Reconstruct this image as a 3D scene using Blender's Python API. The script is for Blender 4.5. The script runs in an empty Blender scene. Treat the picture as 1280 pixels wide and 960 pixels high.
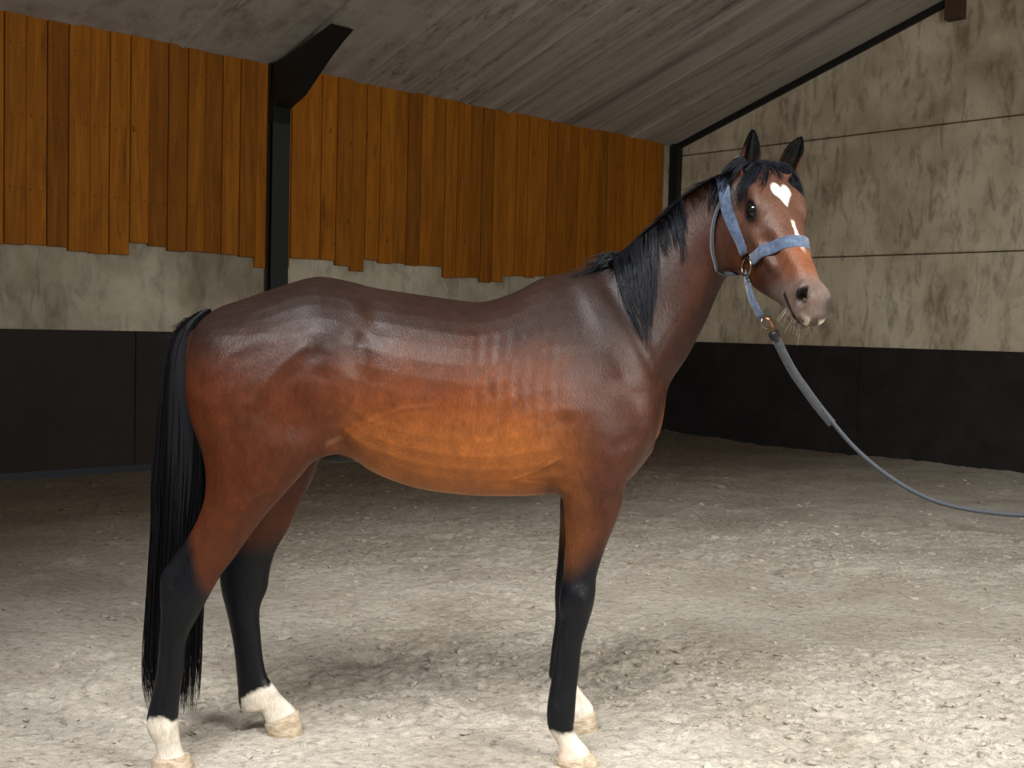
import bpy, bmesh, math, random
import numpy as np
import openvdb as vdb
from mathutils import Vector, Matrix
from mathutils.bvhtree import BVHTree

random.seed(7)
RNG = np.random.default_rng(7)
SC = bpy.context.scene
COL = SC.collection

# ------------------------------------------------------------------ camera
CAM_H, FPX, PITCH, ROLL = 1.38, 1411.0, 0.0486, 0.0254
EYE = np.array([0.0, 0.0, CAM_H])
_c, _s = math.cos(ROLL), math.sin(ROLL)
_upc = np.array([0.0, math.sin(PITCH), math.cos(PITCH)])
_fwd = np.array([0.0, math.cos(PITCH), -math.sin(PITCH)])
_right = _c * np.array([1.0, 0, 0]) + _s * _upc
_up = -_s * np.array([1.0, 0, 0]) + _c * _upc

def ray(px, py):
    return _fwd + _right * ((px - 640) / FPX) - _up * ((py - 480) / FPX)

def at_y(px, py, Y):
    d = ray(px, py)
    return EYE + d * (Y / d[1])

def on_plane(px, py, p0, n):
    d = ray(px, py)
    return EYE + d * (((np.asarray(p0) - EYE) @ n) / (d @ n))

cam_data = bpy.data.cameras.new('camera')
cam_data.sensor_width = 36.0
cam_data.lens = FPX / 1280.0 * 36.0
cam_data.clip_end = 200
cam = bpy.data.objects.new('camera', cam_data)
COL.objects.link(cam)
M = Matrix.Identity(4)
for i in range(3):
    M[i][0] = _right[i]; M[i][1] = _up[i]; M[i][2] = -_fwd[i]; M[i][3] = EYE[i]
cam.matrix_world = M
SC.camera = cam

# ------------------------------------------------------------------ world, light, exposure
world = bpy.data.worlds.new('sky'); SC.world = world
world.use_nodes = True
bg = world.node_tree.nodes['Background']
bg.inputs['Color'].default_value = (0.93, 0.96, 1.0, 1)
bg.inputs['Strength'].default_value = 0.235

def area(name, loc, target, sx, sy, power, color, spread=180):
    l = bpy.data.lights.new(name, 'AREA')
    l.shape = 'RECTANGLE'; l.size = sx; l.size_y = sy; l.energy = power; l.color = color; l.spread = math.radians(spread)
    o = bpy.data.objects.new(name, l); COL.objects.link(o)
    o.location = loc
    d = Vector(target) - Vector(loc)
    o.rotation_euler = d.to_track_quat('-Z', 'Y').to_euler()
    return o
area('rooflight_strip', (-1.3, 0.2, 5.0), (0.35, 3.4, 0.3), 3.0, 1.6, 106, (1.0, 0.985, 0.97), 84)
area('doorway_daylight', (4.0, 0.6, 3.2), (1.9, 4.0, 0.0), 1.6, 2.0, 255, (1.0, 0.97, 0.90), 165)

vs = SC.view_settings
vs.view_transform = 'Standard'; vs.look = 'None'; vs.gamma = 1.0; vs.exposure = 0.25
try: vs.use_curve_mapping = False
except Exception: pass

# ------------------------------------------------------------------ helpers
def link(name, me, mat=None, parent=None):
    o = bpy.data.objects.new(name, me); COL.objects.link(o)
    if mat is not None: me.materials.append(mat)
    if parent is not None: o.parent = parent
    return o

def tag(o, label=None, cat=None, group=None, kind=None):
    if label: o['label'] = label
    if cat: o['category'] = cat
    if group: o['group'] = group
    if kind: o['kind'] = kind
    return o

def empty(name, loc=(0, 0, 0)):
    o = bpy.data.objects.new(name, None); COL.objects.link(o); o.location = loc
    o.empty_display_size = 0.1
    return o

def mesh(name, verts, faces, smooth=False):
    me = bpy.data.meshes.new(name)
    me.from_pydata([tuple(map(float, v)) for v in verts], [], faces)
    if smooth: me.polygons.foreach_set('use_smooth', [True] * len(me.polygons))
    me.update()
    return me

def mesh_np(name, V, Q, smooth=True):
    """fast quad mesh from numpy"""
    me = bpy.data.meshes.new(name)
    V = np.ascontiguousarray(V, np.float32); Q = np.ascontiguousarray(Q, np.int32)
    n = Q.shape[1]
    me.vertices.add(len(V)); me.vertices.foreach_set('co', V.ravel())
    me.loops.add(Q.size); me.loops.foreach_set('vertex_index', Q.ravel())
    me.polygons.add(len(Q)); me.polygons.foreach_set('loop_start', np.arange(0, Q.size, n, dtype=np.int32))
    if smooth: me.polygons.foreach_set('use_smooth', np.ones(len(Q), bool))
    me.update(calc_edges=True); me.validate()
    return me

def smooth01(e0, e1, x):
    t = np.clip((x - e0) / (e1 - e0), 0, 1)
    return t * t * (3 - 2 * t)

def rel(o, p):
    """put a child whose mesh is in world coordinates under an empty standing at p"""
    o.matrix_parent_inverse = Matrix.Translation(-Vector(p))
    return o

# ------------------------------------------------------------------ node materials
class NT:
    def __init__(s, name):
        s.m = bpy.data.materials.new(name); s.m.use_nodes = True
        s.t = s.m.node_tree; s.b = s.t.nodes['Principled BSDF']
    def n(s, typ, **kw):
        x = s.t.nodes.new(typ)
        for k, v in kw.items():
            if k in x.inputs: x.inputs[k].default_value = v
            else: setattr(x, k, v)
        return x
    def l(s, a, b): s.t.links.new(a, b)
    def coord(s, scale=(1, 1, 1), rot=(0, 0, 0), loc=None, out='Object'):
        tc = s.n('ShaderNodeTexCoord'); mp = s.n('ShaderNodeMapping')
        mp.inputs['Scale'].default_value = scale; mp.inputs['Rotation'].default_value = rot
        s.l(tc.outputs[out], mp.inputs['Vector'])
        if loc is not None: s.l(loc, mp.inputs['Location'])
        return mp.outputs['Vector']
    def noise(s, vec, scale, detail=5, rough=.6, dist=0):
        x = s.n('ShaderNodeTexNoise'); x.inputs['Scale'].default_value = scale
        x.inputs['Detail'].default_value = detail; x.inputs['Roughness'].default_value = rough
        x.inputs['Distortion'].default_value = dist
        s.l(vec, x.inputs['Vector']); return x.outputs['Fac']
    def ramp(s, fac, stops):
        x = s.n('ShaderNodeValToRGB'); e = x.color_ramp.elements
        while len(e) < len(stops): e.new(0.5)
        for el, (p, c) in zip(e, stops):
            el.position = p; el.color = (c, c, c, 1) if isinstance(c, (int, float)) else (*c, 1)
        s.l(fac, x.inputs['Fac']); return x.outputs['Color']
    def mix(s, fac, a, b, mode='MIX'):
        x = s.n('ShaderNodeMix', data_type='RGBA', blend_type=mode)
        for inp, v in ((x.inputs[0], fac), (x.inputs[6], a), (x.inputs[7], b)):
            if isinstance(v, (int, float)): inp.default_value = v
            elif isinstance(v, tuple): inp.default_value = (*v, 1)
            else: s.l(v, inp)
        return x.outputs[2]
    def bump(s, h, strength, dist=.01, prev=None):
        x = s.n('ShaderNodeBump'); x.inputs['Strength'].default_value = strength
        x.inputs['Distance'].default_value = dist; s.l(h, x.inputs['Height'])
        if prev is not None: s.l(prev, x.inputs['Normal'])
        s.l(x.outputs['Normal'], s.b.inputs['Normal']); return x.outputs['Normal']
    def set(s, **kw):
        for k, v in kw.items():
            i = s.b.inputs[k.replace('_', ' ')]
            if isinstance(v, (int, float)): i.default_value = v
            elif isinstance(v, tuple): i.default_value = (*v, 1)
            else: s.l(v, i)
        return s.m

def lin(r, g, b):
    f = lambda c: (c / 255 / 12.92) if c <= 10 else ((c / 255 + .055) / 1.055) ** 2.4
    return (f(r), f(g), f(b))

TH = 0.7445
CORNER = np.array([2.057, 14.893, 0.0])
BD = np.array([-math.cos(TH), -math.sin(TH), 0.0])     # along the back wall, away from the corner
WD = np.array([math.sin(TH), -math.cos(TH), 0.0])      # along the right wall, towards the viewer
HK, HJ2, HJ1, HE, SLOPE = 1.278, 2.308, 3.687, 3.811, 0.322

def mat_concrete(name, base, dark, light, stretch, warm=None, vstain=1.0):
    m = NT(name)
    v = m.coord(rot=(0, 0, -TH - math.pi))
    big = m.ramp(m.noise(v, .9, 4, .6, .3), [(.35, dark), (.55, base), (.72, light)])
    vs_ = m.coord(scale=stretch, rot=(0, 0, 0))
    st = m.ramp(m.noise(vs_, 3.2, 7, .68, .6), [(.36, .45), (.50, 1.0), (.75, 1.12)])
    c = m.mix(.75 * vstain, big, st, 'MULTIPLY')
    blot = m.ramp(m.noise(v, 4.2, 8, .72, .8), [(.58, 0.0), (.70, 1.0)])
    c = m.mix(m.mix(1.0, blot, (.38, .38, .38), 'MULTIPLY'), c, warm or dark)
    sp = m.ramp(m.noise(v, 15, 5, .7, .4), [(.66, 0.0), (.73, 1.0)])
    c = m.mix(m.mix(1.0, sp, (.6, .6, .6), 'MULTIPLY'), c, (dark[0] * .45, dark[1] * .42, dark[2] * .38))
    m.bump(m.noise(v, 9, 8, .7), .35, .02)
    return m.set(Base_Color=c, Roughness=.92)

M_WALL = mat_concrete('weathered_concrete', lin(206, 194, 170), lin(164, 148, 124), lin(222, 212, 190), (2.6, 2.6, .8), lin(124, 98, 76))
M_BAND = mat_concrete('pale_concrete_band', lin(174, 165, 146), lin(132, 122, 102), lin(196, 188, 170), (2.4, 2.4, .9), lin(130, 112, 92), .7)

def mat_ceiling():
    m = NT('fibre_cement_roof')
    # streaks run up the slope: compress along the slope direction
    v = m.coord(rot=(0, 0, -math.atan2(WD[1], WD[0])))
    mp = m.n('ShaderNodeMapping'); mp.inputs['Scale'].default_value = (.16, 2.6, .16); m.l(v, mp.inputs['Vector'])
    st = m.noise(mp.outputs['Vector'], 1.5, 7, .66, .25)
    c = m.ramp(st, [(.30, lin(104, 92, 84)), (.45, lin(158, 151, 143)), (.62, lin(180, 175, 167)), (.78, lin(200, 196, 189))])
    # the sheets far from the corner are blotchy rather than streaked
    dt = m.n('ShaderNodeVectorMath', operation='DOT_PRODUCT'); dt.inputs[1].default_value = tuple(BD); m.l(m.coord(), dt.inputs[0])
    mr = m.n('ShaderNodeMapRange', interpolation_type='SMOOTHSTEP'); d0 = float(CORNER @ BD)
    mr.inputs['From Min'].default_value = d0 + 3.5; mr.inputs['From Max'].default_value = d0 + 6.5; m.l(dt.outputs['Value'], mr.inputs['Value'])
    bl = m.ramp(m.noise(v, 2.6, 8, .72, .4), [(.32, lin(128, 119, 108)), (.5, lin(166, 160, 150)), (.7, lin(184, 179, 170))])
    c = m.mix(m.mix(1.0, mr.outputs['Result'], (.8, .8, .8), 'MULTIPLY'), c, bl)
    mp2 = m.n('ShaderNodeMapping'); mp2.inputs['Scale'].default_value = (.5, 1.4, .5); m.l(v, mp2.inputs['Vector'])
    sp = m.ramp(m.noise(mp2.outputs['Vector'], 9, 6, .72, .4), [(.52, 0.0), (.68, 1.0)])
    pa = m.ramp(m.noise(v, .8, 3, .5), [(.42, 0.0), (.62, 1.0)])
    c = m.mix(m.mix(1.0, m.mix(1.0, sp, pa, 'MULTIPLY'), (.75, .75, .75), 'MULTIPLY'), c, lin(74, 62, 55))
    m.bump(st, .3, .02)
    return m.set(Base_Color=c, Roughness=.95)
M_CEIL = mat_ceiling()

def mat_plank():
    m = NT('oiled_pine_plank')
    oi = m.n('ShaderNodeObjectInfo')
    cx = m.n('ShaderNodeCombineXYZ'); mu = m.n('ShaderNodeMath', operation='MULTIPLY'); mu.inputs[1].default_value = 37.0
    m.l(oi.outputs['Random'], mu.inputs[0])
    for k in ('X', 'Y', 'Z'): m.l(mu.outputs[0], cx.inputs[k])
    v = m.coord(scale=(9, 9, .75), loc=cx.outputs['Vector'])
    g = m.noise(v, 1.6, 6, .6, 1.1)
    c = m.ramp(g, [(.28, lin(130, 74, 12)), (.5, lin(154, 92, 17)), (.72, lin(172, 108, 25))])
    v2 = m.coord(scale=(30, 30, .9), loc=cx.outputs['Vector'])
    c = m.mix(.3, c, m.ramp(m.noise(v2, 2.0, 4, .6, .5), [(.3, .6), (.6, 1.0)]), 'MULTIPLY')
    # per plank tone
    r = m.ramp(oi.outputs['Random'], [(0, .66), (.3, .92), (.65, 1.05), (1, .8)])
    c = m.mix(1.0, c, r, 'MULTIPLY')
    # weather stains with their own shape
    v3 = m.coord(scale=(4, 4, .8), loc=cx.outputs['Vector'])
    s = m.ramp(m.noise(v3, 1.1, 4, .55, .6), [(.64, 0.0), (.78, .75)])
    c = m.mix(s, c, lin(62, 30, 10))
    kn = m.n('ShaderNodeTexVoronoi'); kn.inputs['Scale'].default_value = 1.0
    v4 = m.coord(scale=(5.5, 5.5, 1.9), loc=cx.outputs['Vector']); m.l(v4, kn.inputs['Vector'])
    k = m.ramp(kn.outputs['Distance'], [(.03, .8), (.07, 0.0)])
    c = m.mix(k, c, lin(66, 34, 12))
    m.bump(g, .15, .004)
    m.b.inputs['Specular IOR Level'].default_value = .2
    return m.set(Base_Color=c, Roughness=.75)
M_PLANK = mat_plank()

def mat_kick(name, a, b, rough):
    m = NT(name)
    v = m.coord()
    c = m.ramp(m.noise(v, 2.4, 7, .65, .5), [(.35, a), (.7, b)])
    sc = m.ramp(m.noise(m.coord(scale=(5, 5, 1.2)), 6, 5, .7, .3), [(.66, 0.0), (.74, .5)])
    c = m.mix(sc, c, lin(96, 84, 76))
    m.bump(m.noise(v, 14, 5, .6), .25, .01)
    return m.set(Base_Color=c, Roughness=rough)
M_KICK_B = mat_kick('dark_brown_kick_board', lin(17, 10, 5), lin(30, 18, 10), .8)
M_KICK_R = mat_kick('black_rubber_kick_board', lin(17, 14, 15), lin(36, 31, 31), .65)

def mat_simple(name, col, rough, metal=0.0, nscale=20, var=.35, bump=.2):
    m = NT(name); v = m.coord()
    n = m.noise(v, nscale, 5, .6)
    c = m.mix(var, col, m.ramp(n, [(.3, .35), (.7, 1.3)]), 'MULTIPLY')
    m.bump(n, bump, .004)
    return m.set(Base_Color=c, Roughness=rough, Metallic=metal)
M_STEEL = mat_simple('dark_painted_steel', lin(13, 18, 19), .55, 0.0, 14, .6)
M_TRIM = mat_simple('dark_roof_trim', lin(18, 17, 17), .7)
M_BRICK = mat_simple('brown_timber_end', lin(78, 58, 40), .8)
M_NAIL = mat_simple('rusty_nail', lin(58, 34, 20), .6, .4)
M_LINER = mat_simple('dark_blue_liner', lin(26, 30, 42), .5)

# ------------------------------------------------------------------ the building
def P3(b, w, z): return CORNER + BD * b + WD * w + np.array([0, 0, z])
BOXF = [(0, 1, 2, 3), (7, 6, 5, 4), (0, 4, 5, 1), (1, 5, 6, 2), (2, 6, 7, 3), (3, 7, 4, 0)]

def prism(name, poly_lo, poly_hi):
    """closed prism between two equal polygons of points, normals made consistent"""
    n = len(poly_lo)
    V = list(poly_lo) + list(poly_hi)
    Fc = [tuple(range(n)), tuple(range(2 * n - 1, n - 1, -1))] + [(i, n + i, n + (i + 1) % n, (i + 1) % n) for i in range(n)]
    me = mesh(name, V, Fc)
    bm = bmesh.new(); bm.from_mesh(me); bmesh.ops.recalc_face_normals(bm, faces=bm.faces); bm.to_mesh(me); bm.free()
    return me

def room_box(name, b0, b1, w0, w1, z0, z1):
    return prism(name, [P3(b0, w0, z0), P3(b1, w0, z0), P3(b1, w1, z0), P3(b0, w1, z0)],
                 [P3(b0, w0, z1), P3(b1, w0, z1), P3(b1, w1, z1), P3(b0, w1, z1)])

def chamfer_board(name, b0, b1, wb, wf, z0, z1, ch):
    """board standing on the back wall: front edges chamfered"""
    prof = [(b0, wb), (b0, wf - ch), (b0 + ch, wf), (b1 - ch, wf), (b1, wf - ch), (b1, wb)]
    return prism(name, [P3(b, w, z0) for b, w in prof], [P3(b, w, z1) for b, w in prof])

def chamfer_panel_r(name, w0, w1, bb, bf, zlo, zhi, ch):
    """panel on the right wall (long edges along w), zlo/zhi callables of w"""
    def prof(w): return [(bb, zlo(w)), (bf - ch, zlo(w)), (bf, zlo(w) + ch), (bf, zhi(w) - ch), (bf - ch, zhi(w)), (bb, zhi(w))]
    return prism(name, [P3(b, w0, z) for b, z in prof(w0)], [P3(b, w1, z) for b, z in prof(w1)])

BACK_LEN, DEPTH = 15.0, 11.5
def roof_z(w): return HE + SLOPE * w

wall_back = tag(link('wall_back', room_box('wall_back', -.4, BACK_LEN, -.3, -.03, -.3, HE + .25), M_BAND), kind='structure',
                label='pale concrete wall with timber planks above and dark kick boards below')
wall_right = tag(link('wall_right', prism('wall_right', [P3(-.4, w, z) for w, z in ((-.3, -.3), (DEPTH, -.3), (DEPTH, roof_z(DEPTH) + .2), (-.3, roof_z(-.3) + .2))],
                 [P3(-.14, w, z) for w, z in ((-.3, -.3), (DEPTH, -.3), (DEPTH, roof_z(DEPTH) + .2), (-.3, roof_z(-.3) + .2))]), M_WALL), kind='structure',
                 label='weathered concrete panel wall with dark rubber kick boards')
for z0, z1 in ((HK - .02, HJ2), (HJ2, HJ1)):
    link('concrete_panel', chamfer_panel_r('concrete_panel', -.02, DEPTH, -.15, 0.0, lambda w, z0=z0: z0 + .006, lambda w, z1=z1: z1 - .006, .012), M_WALL, wall_right)
link('concrete_panel', chamfer_panel_r('concrete_panel', -.02, DEPTH, -.15, 0.0, lambda w: HJ1 + .006, lambda w: roof_z(w) + .05, .012), M_WALL, wall_right)

# planks on the back wall, one by one: left edge pixel, right edge pixel, lower end pixel row
edges = [-54, -26, 4.6, 32, 58.6, 85, 112, 136.5, 162, 185.5, 209.5, 233.7, 255, 277, 299, 319.5, 341, 363, 383, 401, 420, 439, 457, 474, 492, 509, 525, 540, 555.5,
         571, 586, 602, 616, 631, 645, 659, 671, 684, 696, 710, 722, 735, 747, 758.5, 770, 781, 792, 804.6, 817, 829]
lows = [303, 304, 305, 306, 308, 314, 317, 318, 303.5, 308, 314, 314, 316, 318, 321, 334.5, 334, 323, 324, 325, 332, 339, 325, 329, 329, 332, 332, 333,
        347, 347, 347, 353, 352, 345, 345, 347, 345, 346, 348, 352, 350, 349, 351, 353, 351, 352, 354, 353, 352]
PL0 = CORNER
def sb(px, py): return (on_plane(px, py, CORNER, WD) - CORNER) @ BD
def zb(px, py): return on_plane(px, py, CORNER, WD)[2]
plank_spans = []
for i in range(len(edges) - 1):
    mid = (edges[i] + edges[i + 1]) / 2
    b1, b0 = sb(edges[i], 250), sb(edges[i + 1], 250)
    z0 = zb(mid, lows[i])
    pr = .006 * ((i * 7) % 3)
    plank_spans.append((b0, b1, z0, pr))
b = plank_spans[0][1]
while b < BACK_LEN - .2:
    wdt = .185 + .02 * random.random()
    plank_spans.append((b, b + wdt, 2.18 + .07 * random.random(), .006 * random.randint(0, 2))); b += wdt
for b0, b1, z0, pr in plank_spans:
    link('plank', chamfer_board('plank', b0 + .0025, b1 - .0025, -.03, .0 + pr, z0, HE + .01 + .04 * SLOPE, .005), M_PLANK, wall_back)
# nail heads
V, Fc = [], []
for b0, b1, z0, pr in plank_spans[:50]:
    for zr in (2.42, 3.02, 3.60):
        for fx in (.25, .75):
            bb = b0 + (b1 - b0) * fx; zz = zr + .01 * random.uniform(-1, 1)
            k = len(V)
            for a in range(6):
                V.append(P3(bb + .0065 * math.cos(a * math.pi / 3), pr + .0015, zz + .0065 * math.sin(a * math.pi / 3)))
            V.append(P3(bb, pr + .004, zz))
            Fc += [(k + a, k + (a + 1) % 6, k + 6) for a in range(6)]
tag(link('nail_heads', mesh('nail_heads', V, Fc), M_NAIL, wall_back), kind='stuff')

# kick boards
b = 0.0; i = 0
while b < BACK_LEN:
    link('kick_board', chamfer_board('kick_board', b + .003, b + 2.44 - .003, -.03, .02, -.25, HK, .006), M_KICK_B, wall_back); b += 2.44
wj = (on_plane(1074, 500, CORNER, BD) - CORNER) @ WD
w = wj - 2.5
link('kick_board', chamfer_panel_r('kick_board', .02, w - .003, -.13, .02, lambda w: -.25, lambda w: HK, .006), M_KICK_R, wall_right)
while w < DEPTH:
    link('kick_board', chamfer_panel_r('kick_board', w + .003, min(w + 2.5 - .003, DEPTH), -.13, .02, lambda w: -.25, lambda w: HK, .006), M_KICK_R, wall_right); w += 2.5
tag(link('baseboard_back', room_box('baseboard_back', .05, BACK_LEN, .02, .035, -.2, .10), M_LINER), kind='structure', label='thin dark blue liner strip at the foot of the plank wall')

# ceiling: a slab with long sheets below it, running up the slope
def roof_pt(b, w, dz=0.0): return P3(b, w, roof_z(w) + dz)
RIDGE = 9.6
ceiling = tag(link('ceiling', prism('ceiling', [roof_pt(-.4, -.3, .06), roof_pt(BACK_LEN, -.3, .06), roof_pt(BACK_LEN, RIDGE, .06), roof_pt(-.4, RIDGE, .06)],
              [roof_pt(-.4, -.3, .2), roof_pt(BACK_LEN, -.3, .2), roof_pt(BACK_LEN, RIDGE, .2), roof_pt(-.4, RIDGE, .2)]), M_CEIL), kind='structure',
              label='sloping grey fibre cement roof with dark weathered streaks')
seams = [0.0] + [sb(px, 170) for px in (790, 742, 690, 636, 580, 516, 446)]
while seams[-1] < BACK_LEN - 1.0: seams.append(seams[-1] + .95)
seams[-1] = BACK_LEN
for i in range(len(seams) - 1):
    b0, b1 = seams[i], seams[i + 1]
    lap = .012 * (i % 2)
    prof = [(b0 - .03, .012 + lap), (b0 + .01, 0.0 + lap), (b0 + .05, .010 + lap), (b1 - .05, .010 + lap), (b1 - .01, 0.0 + lap), (b1 + .03, .012 + lap), (b1 + .03, .07), (b0 - .03, .07)]
    link('roof_sheet', prism('roof_sheet', [roof_pt(bb, -.05, dz) for bb, dz in prof], [roof_pt(bb, RIDGE, dz) for bb, dz in prof]), M_CEIL, ceiling)

# dark angle where the roof meets the right wall
def strip_r(name, b0, b1, d0, d1, w0, w1):
    return prism(name, [roof_pt(b0, w0, d0), roof_pt(b1, w0, d0), roof_pt(b1, w0, d1), roof_pt(b0, w0, d1)],
                 [roof_pt(b0, w1, d0), roof_pt(b1, w1, d0), roof_pt(b1, w1, d1), roof_pt(b0, w1, d1)])
tag(link('trim_1', strip_r('trim_1', 0.0, .05, -.065, .012, .0, RIDGE), M_TRIM), kind='structure', label='dark metal angle where the roof meets the concrete wall')
tag(link('trim_2', room_box('trim_2', 0.0, .10, .0, .12, HK, roof_z(0.06)), M_STEEL), kind='structure', label='dark steel corner post between plank wall and concrete wall')
pw = (on_plane(1198, 4, CORNER, BD) - CORNER) @ WD
blk = tag(link('purlin_end', room_box('purlin_end', 0.0, .12, pw - .09, pw + .09, roof_z(pw) - .27, roof_z(pw) - .07), M_BRICK), 'small brown timber block under the roof edge on the concrete wall', 'timber block')

# steel column with haunch
cb1 = (on_plane(340, 250, CORNER + WD * .12, WD) - CORNER) @ BD
cb0 = (on_plane(361.5, 250, CORNER + WD * .12, WD) - CORNER) @ BD
column = empty('steel_column', P3((cb0 + cb1) / 2, .06, 0))
cmid = (cb0 + cb1) / 2
cprof = [(cb0, .105), (cb0, .12), (cb1, .12), (cb1, .105), (cmid + .012, .105), (cmid + .012, .045), (cb1, .045), (cb1, .03), (cb0, .03), (cb0, .045), (cmid - .012, .045), (cmid - .012, .105)]
ztop = HE + .02
rel(link('post', prism('post', [P3(b, w, -.1) for b, w in cprof], [P3(b, w, ztop) for b, w in cprof]), M_STEEL, column), column.location)
def hw(px, py):
    p = on_plane(px, py, CORNER + BD * cb1, BD) - CORNER
    return float(p @ WD), float(p[2])
hp = [hw(342, 80), hw(356, 72), hw(385, 51), hw(414, 29), hw(420, 32), hw(408, 46), hw(393, 66), hw(374, 95), hw(360, 116), hw(352, 130)]
hp = [(max(w, .03), min(z, roof_z(w) + .01)) for w, z in hp]
hp = hp[:-1] + [(.12, hp[-1][1]), (.12, hp[-1][1] - .15), (.03, hp[-1][1] - .15)]
hwd = (cb1 - cb0) * .5
rel(link('haunch', prism('haunch', [P3(cmid - hwd, w, z) for w, z in hp], [P3(cmid + hwd, w, z) for w, z in hp]), M_STEEL, column), column.location)
tag(column, 'dark steel column with angled haunch rising between the wall planks', 'column')

# ------------------------------------------------------------------ the sand floor
_LAT = {}
def lattice_noise(x, y, seed, n=512):
    if seed not in _LAT: _LAT[seed] = np.random.default_rng(seed).random((n, n), dtype=np.float64)
    r = _LAT[seed]
    xi, yi = np.floor(x).astype(int), np.floor(y).astype(int)
    fx, fy = x - xi, y - yi
    fx = fx * fx * (3 - 2 * fx); fy = fy * fy * (3 - 2 * fy)
    a, b_, c, d = r[xi % n, yi % n], r[(xi + 1) % n, yi % n], r[xi % n, (yi + 1) % n], r[(xi + 1) % n, (yi + 1) % n]
    return (a * (1 - fx) + b_ * fx) * (1 - fy) + (c * (1 - fx) + d * fx) * fy

HOOF_GROUND = [(-1.02, 3.41), (0.234, 3.53), (-.74, 3.74), (.283, 3.85)]
def sand_h(X, Y):
    n = lambda f, s: lattice_noise(X * f + 31.7, Y * f + 17.3, s) - .5
    h = .03 * n(.8, 1) + .016 * n(2.3, 2)
    rough = smooth01(.42, .72, lattice_noise(X * .7 + 3, Y * .7 + 8, 3))
    rough = np.clip(rough + smooth01(5.2, 8.5, Y) * .6, 0, 1)
    r2 = .22 + .78 * rough
    h = h + r2 * (.014 * n(6.5, 4) + .010 * n(13, 5))
    crumb = smooth01(.62, .86, lattice_noise(X * 19 + 5, Y * 19 + 9, 6))
    crumb2 = smooth01(.60, .85, lattice_noise(X * 11 + 2, Y * 11 + 4, 7))
    h = h + r2 * (.0055 * crumb + .006 * crumb2) - r2 * .010 * smooth01(.66, .9, lattice_noise(X * 8 + 7, Y * 8 + 1, 8))
    fine = lattice_noise(X * 34 + 11, Y * 34 + 3, 9); fine2 = lattice_noise(X * 52 + 1, Y * 52 + 13, 10)
    h = h + (.3 + .7 * rough) * (.0058 * smooth01(.5, .9, fine) + .0045 * smooth01(.5, .9, fine2) - .010 * smooth01(.70, .95, lattice_noise(X * 24 + 6, Y * 24 + 2, 11)))
    # hoof prints
    for k, (ppx, ppy, rr, dd) in enumerate(((470, 823, .07, .05), (690, 760, .08, .04), (98, 703, .10, -.04), (960, 708, .1, .04), (1190, 660, .12, .04), (300, 905, .05, .035), (1060, 640, .14, .03), (560, 690, .12, .03))):
        d = ray(ppx, ppy); t = -CAM_H / d[2]; g = EYE + d * t
        h = h - dd * np.exp(-(((X - g[0]) ** 2 + (Y - g[1]) ** 2) / rr ** 2)) * 1.0
    for gx, gy in HOOF_GROUND:
        wgt = np.exp(-((X - gx) ** 2 + (Y - gy) ** 2) / .15 ** 2)
        h = h * (1 - wgt)
    # the sand is banked up a little against the walls
    rx, ry = X - CORNER[0], Y - CORNER[1]
    dw = rx * WD[0] + ry * WD[1]; db = rx * BD[0] + ry * BD[1]
    bank = .05 * np.exp(-np.clip(dw, 0, 9) / .35) + .05 * np.exp(-np.clip(db, 0, 9) / .35)
    return h + bank

def axis(lo, f0, f1, hi, fine, coarse):
    return np.concatenate([np.arange(lo, f0, coarse), np.arange(f0, f1, fine), np.arange(f1, hi + coarse, coarse)])
gx = np.concatenate([np.arange(-11, -3.2, .08), np.arange(-3.2, -2.0, .03), np.arange(-2.0, 2.2, .0115), np.arange(2.2, 3.6, .03), np.arange(3.6, 12, .08)])
gy = np.concatenate([np.arange(-5, 2.6, .1), np.arange(2.6, 3.0, .03), np.arange(3.0, 5.2, .0115), np.arange(5.2, 8, .022), np.arange(8, 17, .05)])
X, Y = np.meshgrid(gx, gy, indexing='ij')
inside = ((X - CORNER[0]) * WD[0] + (Y - CORNER[1]) * WD[1] > -.35) & ((X - CORNER[0]) * BD[0] + (Y - CORNER[1]) * BD[1] > -.45)
Z = sand_h(X, Y)
idx = np.arange(X.size).reshape(X.shape)
Q = np.stack([idx[:-1, :-1], idx[1:, :-1], idx[1:, 1:], idx[:-1, 1:]], -1)
Q = Q[inside[:-1, :-1] & inside[1:, 1:] & inside[1:, :-1] & inside[:-1, 1:]].reshape(-1, 4)
used = np.unique(Q); remap = np.full(X.size, -1); remap[used] = np.arange(len(used))
FV = np.stack([X.ravel(), Y.ravel(), Z.ravel()], 1)[used]

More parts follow.
